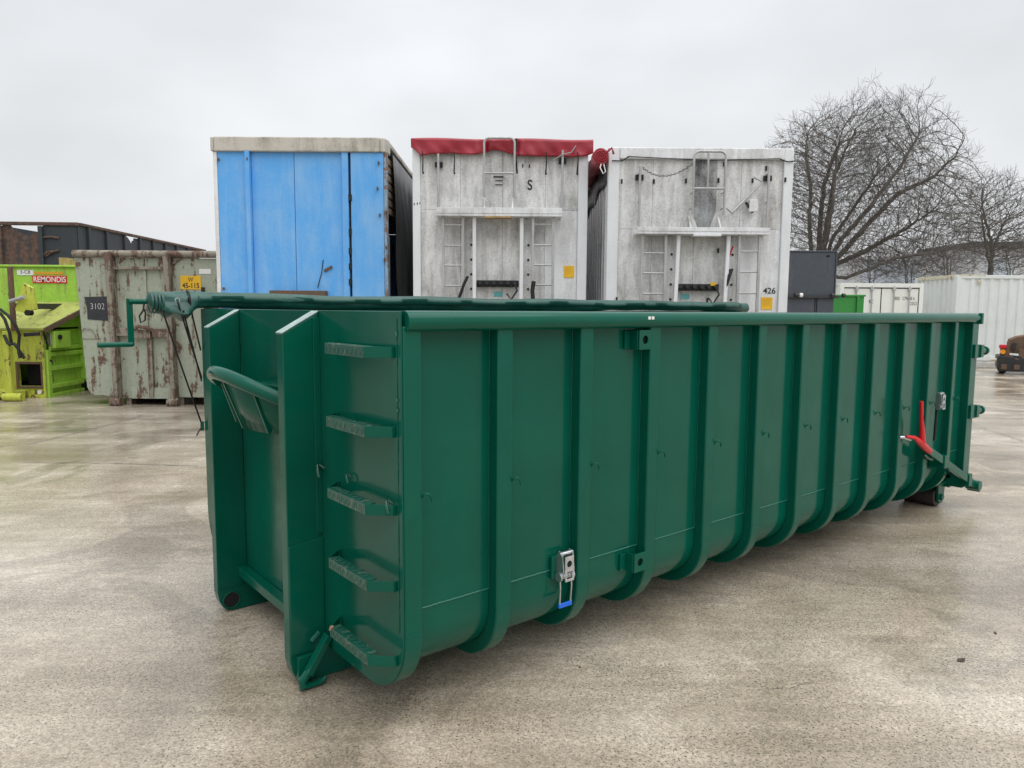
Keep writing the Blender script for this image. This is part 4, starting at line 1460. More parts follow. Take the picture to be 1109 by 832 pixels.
b.build('opening_frame', 'scrap_rust', pr_, bevel=0.006)
MB().box(x0o + 0.002, 0.25, z0o, x1o - 0.002, 0.30, z1o).build('opening_back', 'dark_hole', pr_)
MB().box(XR - 0.05, 0.051, zb0, XR, 1.149, zt_f + 0.02).build('press_side', 'lime', pr_)
MB().box(XL, 0.051, zb0, XL + 0.05, 1.149, zt_f).build('press_side', 'lime', pr_)
for zy in (500, 530, 600, 690, 735):
    zc = zg(250, zy, DG + 0.1).z
    MB().box(XR + 0.001, 0.10, zc - 0.03, XR + 0.07, 1.149, zc + 0.05).build('side_rib', 'lime', pr_, bevel=0.006)
MB().box(XR + 0.001, 0.0, zb0, XR + 0.07, 0.099, zg(250, 505, DG).z).build('side_rib', 'lime', pr_, bevel=0.006)
cbx = MB().box(XR + 0.001, 0.12, zg(250, 495, DG + 0.2).z, XR + 0.16, 0.62, zg(250, 410, DG + 0.2).z).build('control_box', 'lime', pr_, bevel=0.01)
MB().box(XR + 0.02, 0.085, zg(250, 480, DG + 0.2).z, XR + 0.10, 0.119, zg(250, 420, DG + 0.2).z).build('socket', 'steel', cbx, bevel=0.006)
MB().cyl((XR + 0.161, 0.25, zg(250, 440, DG + 0.2).z), (XR + 0.19, 0.25, zg(250, 440, DG + 0.2).z), 0.05, 14).build('knob', 'black_gear', cbx)
vsl = [(XL - 0.05, -0.10, zt_f + 0.02), (XR + 0.10, -0.10, zt_f + 0.02), (XR + 0.38, 1.148, zl_u), (XL - 0.05, 1.148, zl_u)]
b = MB()
b.add(vsl + [(x, y, z - 0.035) for x, y, z in vsl], [(0, 1, 2, 3), (7, 6, 5, 4), (0, 4, 5, 1), (1, 5, 6, 2), (2, 6, 7, 3), (3, 7, 4, 0)])
lid = b.build('lid', 'lid_moss', pr_)
MB().bar((XR + 0.105, -0.10, zt_f - 0.02), (XR + 0.385, 1.14, zl_u - 0.04), 0.03, 0.09).build('lid_edge', 'scrap_rust', lid)
b = MB()
b.add([(XR, 0.0, zt_f - 0.02), (XR, 1.148, zt_f - 0.02), (XR, 1.148, zl_u - 0.05), (XR - 0.04, 0.0, zt_f - 0.02), (XR - 0.04, 1.148, zt_f - 0.02), (XR - 0.04, 1.148, zl_u - 0.05)],
      [(0, 1, 2), (5, 4, 3), (0, 3, 4, 1), (1, 4, 5, 2), (2, 5, 3, 0)])
b.build('gable', 'lime', pr_)
# hook tower, foot, hinge lug, hoses
D2 = 13.35
yo = D2 - DG
p0 = zg(20, 780, D2)
tw0, tw1 = zg(15, 500, D2).x - bx, zg(45, 500, D2).x - bx
MB().box(tw0, yo, 0.05, tw1, yo + 0.10, zg(30, 410, D2).z).build('tower', 'lime_dirty', pr_, bevel=0.01)
tt0, tt1 = zg(22, 200, D2).x - bx, zg(40, 200, D2).x - bx
MB().box(tt0, yo + 0.1, zg(30, 410, D2).z, tt1, yo + 0.18, zg(30, 85, D2).z).build('tower_post', 'scrap_rust', pr_, bevel=0.006)
MB().box(tt0 - 0.4, yo + 0.16, zg(30, 330, D2).z, tt0 - 0.001, yo + 0.2, zg(30, 95, D2).z).build('tower_plate', 'lime', pr_, bevel=0.006)
MB().box(tw0 - 0.5, yo + 0.101, 0.06, tw1 - 0.02, 0.6, 0.16).build('tower_base', 'lime_dirty', pr_)
MB().box(tt0, yo + 0.181, zg(30, 300, D2).z, tt1, 1.099, zg(30, 270, D2).z).build('tower_stay', 'chassis', pr_)
lu = [zg(q[0], q[1], D2) for q in ((78, 305), (98, 235), (120, 168), (165, 195), (182, 300), (120, 318))]
MB().prism([(p.x - bx, p.z) for p in lu], 'y', yo - 0.02, yo + 0.05).build('hook_lug', 'lime_dirty', pr_, bevel=0.006)
a_, b_ = zg(60, 262, D2), zg(140, 240, D2)
MB().cyl((a_.x - bx, yo - 0.06, a_.z), (b_.x - bx, yo - 0.10, b_.z), 0.035, 12).build('pin', 'alu_tube', pr_, smooth=50)
a_ = zg(145, 318, D2)
MB().cyl((a_.x - bx, yo - 0.05, a_.z), (a_.x - bx, yo + 0.06, a_.z), 0.055, 12).build('pin', 'black_gear', pr_, smooth=50)
MB().cyl((tw0 - 0.05, yo + 0.02, 0.075), (tw1 + 0.18, yo + 0.02, 0.075), 0.075, 16).build('foot_roller', 'lime_dirty', pr_, smooth=40)
for q in (((0, 300), (45, 330), (85, 380), (98, 430), (88, 480)), ((0, 320), (30, 350), (55, 420), (60, 480)), ((20, 430), (45, 470), (55, 480), (70, 470), (100, 520), (115, 548)), ((92, 470), (100, 520), (108, 545))):
    MB().tube([((zg(a, c_, D2 - 0.05).x - bx), yo - 0.05 - 0.04 * math.sin(i), zg(a, c_, D2 - 0.05).z) for i, (a, c_) in enumerate(q)], 0.026, 8).build('hose', 'black_gear', pr_, smooth=60)
a_, b_ = zg(100, 430, D2), zg(165, 425, D2)
MB().bar((a_.x - bx, yo + 0.1, a_.z), (b_.x - bx, yo + 0.2, b_.z), 0.06, 0.07).build('valve', 'black_gear', pr_, bevel=0.01)
a_ = zg(202, 715, DG)
MB().cyl((a_.x - bx, -0.03, a_.z), (a_.x - bx, -0.001, a_.z), 0.04, 14).build('cap', 'white_print', pr_)
for xx in (-0.85, -0.1, 0.55):
    MB().box(xx, 0.1, 0.0, xx + 0.09, 6.0, 0.199).build('floor_rail', 'chassis', pr_)
for k in range(7):
    zq = zb0 + 0.12 + k * (zt_f - zb0 - 0.2) / 6
    MB().cyl((XR - 0.04, -0.022, zq), (XR - 0.04, -0.001, zq), 0.022, 8).build('bolt', 'scrap_rust', pr_)
for zx in (225, 60):
    p_ = zg(zx, 560, DG)
    MB().box(p_.x - bx - 0.03, -0.045, zb0, p_.x - bx + 0.02, -0.0305, zt_f - 0.06).build('front_rib', 'lime_dirty', pr_, bevel=0.006)
MB().box(x1o + 0.10, -0.02, z1o + 0.12, XR - 0.10, -0.001, z1o + 0.30).build('inspection_plate', 'lid_moss', pr_, bevel=0.006)
MB().box(XL, -0.06, zb0 - 0.02, XR + 0.02, -0.001, zb0 + 0.07).build('front_sill', 'lime_dirty', pr_, bevel=0.008)
MB().tube([(XR + 0.03, -0.03, zt_f - 0.05), (XR + 0.05, 0.05, zt_f - 0.30), (XR + 0.03, 0.02, zt_f - 0.55), (XR + 0.09, 0.10, zt_f - 0.62)], 0.016, 7).build('cable', 'black_gear', pr_, smooth=60)
for xq in (-0.95,):
    MB().box(xq, 1.085, zl_u + 0.03, xq + 0.05, 1.149, zt_u - 0.035).build('wall_rib', 'lime', pr_, bevel=0.006)
# signs on the upper wall
a_, b_ = zg(165, 170, DU), zg(335, 133, DU)
sg = MB().box(a_.x - bx, 1.138, a_.z, b_.x - bx, 1.1495, b_.z).build('sign', 'red_print', pr_)
lettering('REMONDIS', (b_.z - a_.z) * 1.02, 'white_print', sg, ((a_.x + b_.x) / 2 - bx, 1.1365, a_.z + (b_.z - a_.z) * 0.16), align='CENTER', squeeze=0.86, bold=0.0015)
a_, b_ = zg(172, 125, DU), zg(318, 114, DU)
MB().box(a_.x - bx, 1.142, a_.z, b_.x - bx, 1.1495, b_.z).build('sign_stripe', 'orange_print', pr_)
a_, b_ = zg(88, 130, DU), zg(168, 104, DU)
pp = MB().box(a_.x - bx, 1.138, a_.z, b_.x - bx, 1.1495, b_.z).build('number_plate', 'white_print', pr_)
lettering('3-C8', (b_.z - a_.z) * 0.95, 'black_print', pp, ((a_.x + b_.x) / 2 - bx, 1.1365, a_.z + 0.03), align='CENTER')

# ------------------------------------------------------------------ tall dark tipping trailer behind
DT = 21.4
ct = P(84, 241, DT)
ft = P(222, 271, 31.2)
tp = empty('dark_tipping_trailer', (ct.x, DT, 0), math.atan2(-(ft.x - ct.x), 31.2 - DT) * 1.0, 'tall slate grey steel tipping trailer with torn rusty top edge', 'trailer')
LT = math.hypot(ft.x - ct.x, 31.2 - DT)
HTT = ct.z
kz = 0.2164
E_ = lambda zx, zy: ((P(zx * kz, 230 + zy * kz, DT).x - ct.x), P(zx * kz, 230 + zy * kz, DT).z)
BZ = 1.3
WT = 2.55
# end wall right of the post, then torn bay, then the bay at the frame edge
MB().prism([E_(218, 55), E_(388, 55), (E_(388, 55)[0], BZ), (E_(218, 55)[0], BZ)], 'y', 0.0, 0.05).build('end_panel', 'tipper_slate', tp)
torn = [E_(22, 62), E_(60, 66), E_(75, 85), E_(95, 92), E_(112, 108), E_(135, 112), E_(150, 122), E_(165, 108), E_(185, 104), E_(200, 92), (E_(200, 92)[0], BZ), (E_(22, 60)[0], BZ)]
MB().prism(torn, 'y', 0.01, 0.04).build('torn_panel', 'tipper_rust', tp)
MB().prism([(-WT, HTT - 0.1), E_(-2, 62), (E_(-2, 60)[0], BZ), (-WT, BZ)], 'y', 0.01, 0.04).build('end_panel', 'tipper_slate', tp)
for zx in (10, 209):
    x_, z1 = E_(zx, 60)
    MB().box(x_ - 0.06, -0.08, BZ, x_ + 0.06, 0.06, HTT - 0.12).build('end_post', 'tipper_slate' if zx > 50 else 'tipper_rust', tp, bevel=0.01)
MB().box(-WT, -0.05, HTT - 0.10, 0.02, 0.06, HTT).build('top_rail', 'tipper_rust', tp, bevel=0.02)
b = MB()
for zx0, zy0, zx1, zy1 in ((222, 128, 300, 130), (225, 215, 270, 195), (235, 222, 300, 190)):
    x0_, z0_ = E_(zx0, zy0)
    x1_, z1_ = E_(zx1, zy1)
    b.tube([(x0_, -0.02, z0_), ((x0_ + x1_) / 2, -0.06, (z0_ + z1_) / 2 + 0.03), (x1_, -0.02, z1_)], 0.03, 6)
b.build('bent_bracket', 'tipper_rust', tp, smooth=50)
# flank bays with ribs
ribs_u = [84, 103, 122, 141, 157, 171, 184, 196, 208, 221]
rib_y = []
for u in ribs_u:
    # depth along the flank where this column of the photo meets it
    best = min(range(0, 1001), key=lambda q: abs((ct.x + (ft.x - ct.x) * q / 1000) / (DT + (31.2 - DT) * q / 1000) * FPX * 0.995 + 554.5 - u))
    rib_y.append(LT * best / 1000)
rib_y[0] = 0.0
for i, (ya, yb) in enumerate(zip(rib_y[:-1], rib_y[1:])):
    if yb - ya < 0.05:
        continue
    y_ = lambda q: ya + (yb - ya) * q
    if i == 3:
        pts = [(ya, BZ), (yb, BZ), (yb, HTT - 0.12), (y_(.72), HTT - 0.12), (y_(.66), HTT - 0.26), (y_(.6), HTT - 0.22), (y_(.5), HTT - 0.36), (y_(.42), HTT - 0.24), (y_(.3), HTT - 0.16), (y_(.22), HTT - 0.12), (ya, HTT - 0.1)]
    else:
        pts = [(ya, BZ), (yb, BZ), (yb, HTT - 0.05), (ya, HTT - 0.05)]
    MB().prism(pts, 'x', -0.04, -0.005).build('side_panel', 'tipper_slate', tp)
    if i:
        MB().box(-0.004, ya - 0.05, BZ, 0.07, ya + 0.05, HTT - 0.1).build('rib', 'tipper_slate', tp, bevel=0.008)
MB().box(-0.06, 0.061, HTT - 0.12 + 0.03, 0.06, LT, HTT - 0.002).build('top_rail', 'tipper_rust', tp, bevel=0.02)
MB().box(-WT, 0.061, BZ, -WT + 0.04, LT, HTT - 0.05).build('side_wall', 'tipper_slate', tp)
MB().box(-WT + 0.041, 0.061, BZ, -0.041, LT, BZ + 0.05).build('floor', 'chassis', tp)
MB().box(-WT + 0.041, LT - 0.05, BZ + 0.051, -0.041, LT, HTT - 0.4).build('rear_door', 'tipper_slate', tp)
for k in range(3):
    for xx in (-WT + 0.02, -0.42):
        MB().cyl((xx, LT - 4.2 + 1.3 * k, 0.5), (xx + 0.38, LT - 4.2 + 1.3 * k, 0.5), 0.5, 24).build('wheel', 'tyre', tp, smooth=40)
b = MB()
for xx in (-1.8, -0.85):
    b.box(xx, 0.3, 0.85, xx + 0.12, LT - 0.2, BZ - 0.001)
b.box(-2.2, 1.0, 0.0, -2.05, 1.15, BZ - 0.001)
b.box(-0.5, 1.0, 0.0, -0.35, 1.15, BZ - 0.001)
b.build('chassis', 'chassis', tp)
# timber offcut on the press container roof
a_ = P(78, 284, 15.9)
tb = tag(MB().box(a_.x - 0.10, 15.6, zt_u - 0.01, a_.x + 0.02, 16.2, zt_u + 0.20).build('timber_block', 'timber', bevel=0.006), 'small timber block lying on the lime green press container', 'timber')

# ------------------------------------------------------------------ right side: dark grey box, green skip, shipping containers, scrap machine
DD = 15.5
ox, Q = face_map(908, DD)
dk = empty('dark_steel_box', (ox, DD, 0), 0, 'dark grey steel container with plain upper sheet beside white trailer', 'container')
WD = 2.35
tD = Q(880, 271.5)[1]
zr_ = Q(880, 321.5)[1]
MB().box(-WD, 0.0, zr_ + 0.03, -0.025, 0.04, tD - 0.03).build('upper_sheet', 'dark_grey_box', dk, bevel=0.006)
MB().box(-WD, -0.02, tD - 0.029, 0.0, 0.05, tD).build('top_edge', 'dark_grey_box', dk, bevel=0.006)
MB().box(-0.024, -0.02, zr_ + 0.03, 0.0, 0.05, tD - 0.03).build('edge_post', 'dark_grey_box', dk, bevel=0.004)
MB().box(-WD - 0.03, -0.06, zr_ - 0.03, 0.05, 0.05, zr_ + 0.029).build('hinge_rail', 'chassis', dk, bevel=0.006)
for u in (861, 866, 900, 912):
    x_ = Q(u, 320)[0]
    MB().cyl((x_ - 0.03, -0.07, zr_ + 0.03), (x_ + 0.03, -0.07, zr_ + 0.03), 0.045, 12).build('hinge', 'chassis' if u != 866 else 'white_print', dk)
for a, bb in ((-WD, -1.2), (-1.17, Q(883, 330)[0] - 0.02), (Q(884, 330)[0] + 0.02, -0.02)):
    MB().box(a, 0.0, 0.15, bb, 0.04, zr_ - 0.031).build('lower_sheet', 'dark_grey_box', dk, bevel=0.006)
b = MB()
for x_ in (-1.185, Q(883.5, 330)[0]):
    b.box(x_ - 0.018, 0.01, 0.15, x_ + 0.018, 0.045, zr_ - 0.032)
b.build('divider', 'chassis', dk)
MB().box(-WD, 0.051, 0.15, -WD + 0.04, 2.2, tD - 0.03).build('side_wall', 'dark_grey_box', dk)
MB().box(-0.04, 0.051, 0.15, 0.0, 2.2, tD - 0.03).build('side_wall', 'dark_grey_box', dk)
MB().box(-WD + 0.041, 2.15, 0.15, -0.041, 2.2, tD - 0.03).build('rear_wall', 'dark_grey_box', dk)
b = MB()
b.box(-WD, 0.051, 0.0, -WD + 0.15, 2.2, 0.149)
b.box(-0.15, 0.051, 0.0, 0.0, 2.2, 0.149)
b.build('skid', 'chassis', dk)
for u, v in ((897, 277.5),):
    x_, z_0 = Q(u, v)
    MB().box(x_ - 0.04, -0.006, z_0 - 0.02, x_ + 0.03, -0.001, z_0 + 0.02).build('slot', 'dark_hole', dk)

for x_, y_, lab in ((-11.4, 10.2, 'dark grey steel container first along the row beyond the lime press container'),
                    (-14.1, 10.0, 'dark grey steel container second along the row beyond the lime press container'),
                    (-16.9, 10.4, 'dark grey steel container third along the row beyond the lime press container')):
    c_ = again(dk, None, (x_, y_, 0))
    c_['label'] = lab
DGN = 18.6
ox, Q = face_map(908, DGN)
gs = empty('green_skip', (ox, DGN, 0), 0, 'bright green steel skip with stepped rim standing beside dark grey box', 'skip')
xa, zt2 = Q(918, 308.5)
xb, zt1 = Q(936, 321.5)
MB().prism([(-1.2, 0.05), (xb - 0.10, 0.05), (xb, 0.3), (xb, zt1), (-1.2, zt1)], 'y', 0.0, 0.05).build('front_wall', 'mid_green_box', gs, bevel=0.006)
MB().box(-1.2, 0.9, 0.05, xa, 0.95, zt2).build('back_wall', 'mid_green_box', gs, bevel=0.006)
MB().box(xb - 0.05, 0.051, 0.3, xb, 0.899, zt1).build('side_wall', 'mid_green_box', gs)
MB().box(-1.2, 0.051, 0.05, -1.15, 0.899, zt1).build('side_wall', 'mid_green_box', gs)
MB().box(-1.149, 0.051, 0.05, xb - 0.11, 0.899, 0.1).build('floor', 'mid_green_box', gs)
MB().box(-1.22, -0.03, zt1 + 0.001, xb + 0.03, 0.05, zt1 + 0.05).build('rim', 'mid_green_box', gs, bevel=0.01)
for u in (928.5,):
    x_ = Q(u, 328)[0]
    MB().box(x_ - 0.03, -0.05, 0.3, x_ + 0.03, -0.001, zt1).build('rib', 'mid_green_box', gs, bevel=0.008)
b = MB()
b.box(-1.2, 0.0, 0.0, -1.0, 0.9, 0.049)
b.box(0.3, 0.0, 0.0, 0.5, 0.9, 0.049)
b.build('skid', 'chassis', gs)


def corrugated(b, x0, x1, y, z0, z1, pitch=0.28, depth=0.036, axis='x', t_=0.003):
    """trapezoid-corrugated wall in the xz plane (axis x) or yz plane (axis y)"""
    pts = []
    n = max(1, int(round((x1 - x0) / pitch)))
    p = (x1 - x0) / n
    for k in range(n):
        a = x0 + k * p
        pts += [(a, 0), (a + p * .3, 0), (a + p * .45, depth), (a + p * .85, depth)]
    pts.append((x1, 0))
    vs = []
    for (q, d) in pts:
        if axis == 'x':
            vs += [(q, y + d, z0), (q, y + d, z1)]
        else:
            vs += [(y + d, q, z0), (y + d, q, z1)]
    b.add(vs, [(2 * i, 2 * i + 1, 2 * i + 3, 2 * i + 2) for i in range(len(pts) - 1)])
    return b


# white shipping container, doors to the yard
DS = 21.5
ox, Q = face_map(959.0, DS)
sh = empty('shipping_container', (ox, DS, 0), 0, 'white shipping container with closed doors and black lettering behind green skip', 'container')
HW = 1.22
TS = Q(960, 307)[1]
BS = 0.15
b = MB()
b.box(-HW, 0, BS, -HW + 0.12, 0.12, TS)
b.box(HW - 0.12, 0, BS, HW, 0.12, TS)
b.box(-HW + 0.121, 0, TS - 0.12, HW - 0.121, 0.12, TS)
b.box(-HW + 0.121, 0, BS, HW - 0.121, 0.12, BS + 0.12)
b.build('door_frame', 'box_white', sh, bevel=0.006)
for s in (-1, 1):
    xa, xb = (-HW + 0.135, -0.012) if s < 0 else (0.012, HW - 0.135)
    dr = MB().box(xa, 0.03, BS + 0.135, xb, 0.07, TS - 0.15).build('door', 'box_white', sh, bevel=0.006)
    for k in range(2):
        xx = xa + (xb - xa) * (0.32 + 0.42 * k)
        rd = MB().cyl((xx, -0.012, BS + 0.10), (xx, -0.012, TS - 0.08), 0.018, 10).build('lock_rod', 'alu_tube', dr, smooth=40)
        b = MB()
        for zz_ in (BS + 0.15, 0.9, 1.6, TS - 0.16):
            b.box(xx - 0.045, -0.03, zz_ - 0.05, xx + 0.045, 0.029, zz_ + 0.05)
        b.build('keeper', 'alu_tube', rd, bevel=0.006)
    MB().box(xa, 0.021, TS - 0.149, xb, 0.029, TS - 0.122).build('gasket', 'black_print', dr)
MB().box(-0.0115, 0.025, BS + 0.135, 0.0115, 0.06, TS - 0.15).build('gasket', 'black_print', sh)
MB().box(HW - 0.134, 0.025, BS + 0.135, HW - 0.121, 0.06, TS - 0.15).build('gasket', 'black_print', sh)
x_, z_0 = Q(980, 326)
lettering('BSIU   C7N16E 6', 0.135, 'black_print', sh, (x_ + 0.0, 0.027, Q(980, 325)[1]), align='CENTER', squeeze=0.62)
lettering('22G1', 0.135, 'black_print', sh, (Q(990, 330)[0], 0.027, Q(990, 330.5)[1]), align='CENTER', squeeze=0.7)
lettering('KC', 0.15, 'black_print', sh, (Q(944, 328)[0], 0.027, Q(944, 328.5)[1]), align='CENTER', squeeze=0.7)
b = MB()
corrugated(b, 0.121, 6.0, -HW + 0.02, BS, TS - 0.05, axis='y')
corrugated(b, 0.121, 6.0, HW - 0.05, BS, TS - 0.05, axis='y')
b.build('side_wall', 'box_white', sh)
MB().box(-HW, 0.121, TS - 0.05, HW, 6.0, TS - 0.005).build('roof', 'box_white', sh)
MB().box(-HW, 0.121, BS, HW, 6.0, BS + 0.1).build('floor', 'chassis', sh)
MB().box(-HW, 6.0, BS, HW, 6.05, TS).build('end_wall', 'box_white', sh)
for xx in (-HW, HW - 0.2):
    for yy in (0.0, 5.7):
        MB().box(xx, yy, 0.0, xx + 0.2, yy + 0.3, BS - 0.001).build('bearer', 'timber', sh)

# pale corrugated container, long side to the yard
DL = 23.2
ox, Q = face_map(1040.5, DL)
lc = empty('corrugated_container', (ox, DL, 0), 0, 'long pale grey corrugated container with rust along its roof edge', 'container')
TL = Q(1070, 298)[1]
BL = 0.22
LL = 9.1
DE = 2.44
b = MB()
corrugated(b, 0.16, LL - 0.16, 0.02, BL + 0.15, TL - 0.11, 0.30, 0.03)
b.build('long_wall', 'box_pale', lc)
b = MB()
corrugated(b, 0.16, DE - 0.16, 0.02, BL + 0.15, TL - 0.11, 0.27, 0.05, 'y')
b.build('end_wall', 'box_pale', lc)
MB().box(0.02, DE - 0.05, BL, LL, DE, TL - 0.05).build('long_wall', 'box_pale', lc)
MB().box(LL - 0.05, 0.05, BL, LL, DE - 0.051, TL - 0.05).build('end_wall', 'box_pale', lc)
for xx, yy in ((0, 0), (LL - 0.16, 0), (0, DE - 0.16), (LL - 0.16, DE - 0.16)):
    MB().box(xx, yy, BL, xx + 0.16, yy + 0.16, TL).build('corner_post', 'box_pale', lc, bevel=0.01)
MB().box(0.161, 0.0, TL - 0.11, LL - 0.161, 0.09, TL - 0.002).build('top_rail', 'box_pale', lc, bevel=0.01)
MB().box(0.161, 0.0, BL, LL - 0.161, 0.09, BL + 0.15).build('bottom_rail', 'box_pale', lc, bevel=0.01)
MB().box(0.0, 0.161, TL - 0.11, 0.09, DE - 0.161, TL + 0.008).build('top_rail', 'edge_rust', lc, bevel=0.01)
MB().box(0.0, 0.161, BL, 0.09, DE - 0.161, BL + 0.15).build('bottom_rail', 'box_pale', lc, bevel=0.01)
MB().box(0.091, 0.091, TL - 0.05, LL - 0.05, DE - 0.05, TL - 0.01).build('roof', 'box_pale', lc)
MB().box(0.05, -0.004, TL - 0.03, 0.9, 0.09, TL + 0.010).build('rust_edge', 'edge_rust', lc, bevel=0.004)
x_, z_0 = Q(1061, 305)
MB().box(x_ - 0.05, -0.02, z_0 - 0.09, x_ + 0.05, 0.0, z_0 + 0.05).build('lifting_eye', 'edge_rust', lc, bevel=0.01)
kb = tag(MB().box(-0.9, 0, 0, 10, 0.6, 0.20).build('concrete_plinth', 'pale_concrete', bevel=0.02), 'low pale concrete plinth under the long corrugated container', 'plinth')
kb.location = (ox, DL - 0.15, 0)
kb2 = tag(MB().box(0, 0, 0, 4.5, 0.5, 0.20).build('concrete_plinth', 'pale_concrete', bevel=0.02), 'concrete plinth behind, under the rear edge of the corrugated container', 'plinth')
kb2.location = (ox, DL + 2.0, 0)

# rusty scrap machine on the yard
DM = 21.0
mo = P(1081, 404, DM)
sm_ = empty('scrap_machine', (mo.x, DM, 0), math.radians(-31), 'rusty brown worn machine with amber lamp in front of corrugated container', 'machine')
km = 69 / 718


def zm(zx, zy):
    p = P(1040 + zx * km, 340 + zy * km, DM)
    return p.x - mo.x, p.z


b = MB()
prof = [zm(540, 440), zm(530, 340), zm(545, 290), zm(620, 255), zm(700, 240), zm(800, 236), zm(900, 240), zm(1000, 262), zm(1040, 330), zm(1040, 470)]
b.prism(prof, 'y', 0.02, 1.0)
b.build('hood', 'scrap_rust', sm_, bevel=0.02)
b = MB()
x0_, z1_ = zm(420, 560)
b.prism([zm(418, 480), zm(440, 470), zm(1040, 520), zm(1040, 640), zm(440, 645), zm(416, 620)], 'y', -0.12, 1.1)
b.build('frame', 'scrap_black', sm_, bevel=0.02)
for k in range(5):
    x0_, z0_ = zm(450 + 120 * k, 600)
    MB().box(x0_, -0.16, z0_ - 0.05, x0_ + 0.14, -0.121, z0_ + 0.09).build('frame_plate', 'scrap_rust', sm_, bevel=0.01)
for k in range(7):
    x0_, z0_ = zm(560 + 60 * k, 360 + 25 * ((k * 7) % 4))
    w_ = 0.05 + 0.02 * (k % 3)
    MB().box(x0_, -0.06 - 0.02 * (k % 2), z0_ - 0.12, x0_ + 2 * w_, 0.019, z0_ + 0.10).build('fitting', ('scrap_black', 'scrap_rust', 'scrap_black')[k % 3], sm_, bevel=0.012)
for k in range(4):
    a_, b_ = zm(540 + 90 * k, 470), zm(660 + 110 * k, 500)
    MB().tube([(a_[0], -0.06, a_[1]), ((a_[0] + b_[0]) / 2, -0.12, (a_[1] + b_[1]) / 2 - 0.06), (b_[0], -0.06, b_[1])], 0.02, 7).build('pipe', 'scrap_rust', sm_, smooth=60)
x0_, z0_ = zm(472, 425)
MB().cyl((x0_, -0.10, z0_), (x0_, -0.02, z0_), 0.065, 20).build('amber_lamp', 'amber_lamp', sm_, smooth=40)
x0_, z0_ = zm(470, 365)
MB().box(x0_ - 0.08, -0.09, z0_ - 0.06, x0_ + 0.10, 0.0, z0_ + 0.05).build('red_lamp', 'red_lamp', sm_, bevel=0.02)
b = MB()
x0_, z0_ = zm(440, 520)
x1_, z1_ = zm(545, 350)
b.box(x0_, -0.018, z0_ - 0.02, x1_, 0.018, z1_ + 0.01)
b.build('tail_panel', 'scrap_rust', sm_, bevel=0.01)
x0_, z0_ = zm(690, 420)
MB().box(x0_, -0.11, z0_, x0_ + 0.25, -0.085, zm(690, 290)[1]).build('white_label', 'white_print', sm_)
x0_, z0_ = zm(390, 525)
MB().tube([(x0_ - 0.08, 0.1, z0_), (x0_ + 0.06, 0.05, z0_ + 0.01), (x0_ + 0.25, 0.05, z0_)], 0.05, 8).build('tow_bar', 'edge_rust', sm_, smooth=60)
for xx, yy in ((0.1, 0.1), (0.1, 0.9), (1.5, 0.1), (1.5, 0.9)):
    MB().cyl((xx, yy - 0.06, 0.10), (xx, yy + 0.06, 0.10), 0.10, 16).build('wheel', 'tyre', sm_, smooth=40)

# ------------------------------------------------------------------ distant hall
DH = 70.0
hcn = P(1058, 262, DH)
hl = empty('distant_hall', (hcn.x, DH, 0), 0, 'pale grey flat-roofed industrial hall beyond the bare trees', 'building')
HH = hcn.z
for k in range(8):
    MB().box(0.02 + k * 5.0, 0.0, 0.0, 4.98 + k * 5.0, 0.2, HH - 0.5).build('wall_panel', 'hall_wall', hl)
    if k % 2 == 0:
        MB().box(1.0 + k * 5.0, -0.05, HH - 3.2, 3.6 + k * 5.0, -0.001, HH - 1.6).build('window', 'hall_pane', hl)
for k in range(2):
    MB().box(-0.2, 0.3 + k * 4.5, 0.0, 0.0, 4.78 + k * 4.5, HH - 0.5).build('wall_panel', 'hall_wall', hl)
MB().box(-0.4, -0.4, HH - 0.5, 40.4, 9.5, HH).build('roof', 'hall_roof', hl)
h2 = P(935, 278, 88)
h3 = P(1040, 278, 88)
lh = empty('distant_shed', (h2.x, 88, 0), 0, 'low pale shed far behind the large bare tree', 'building')
for k in range(6):
    w_ = (h3.x - h2.x + 6) / 6
    MB().box(k * w_ + 0.02, 0, 0, (k + 1) * w_ - 0.02, 0.2, h2.z - 0.4).build('wall_panel', 'hall_pane', lh)
MB().box(-0.2, -0.2, h2.z - 0.4, 6 * w_ + 0.2, 12, h2.z).build('roof', 'hall_wall', lh)
MB().box(0, 0.21, 0, 6 * w_, 11.8, h2.z - 0.41).build('core', 'hall_wall', lh)


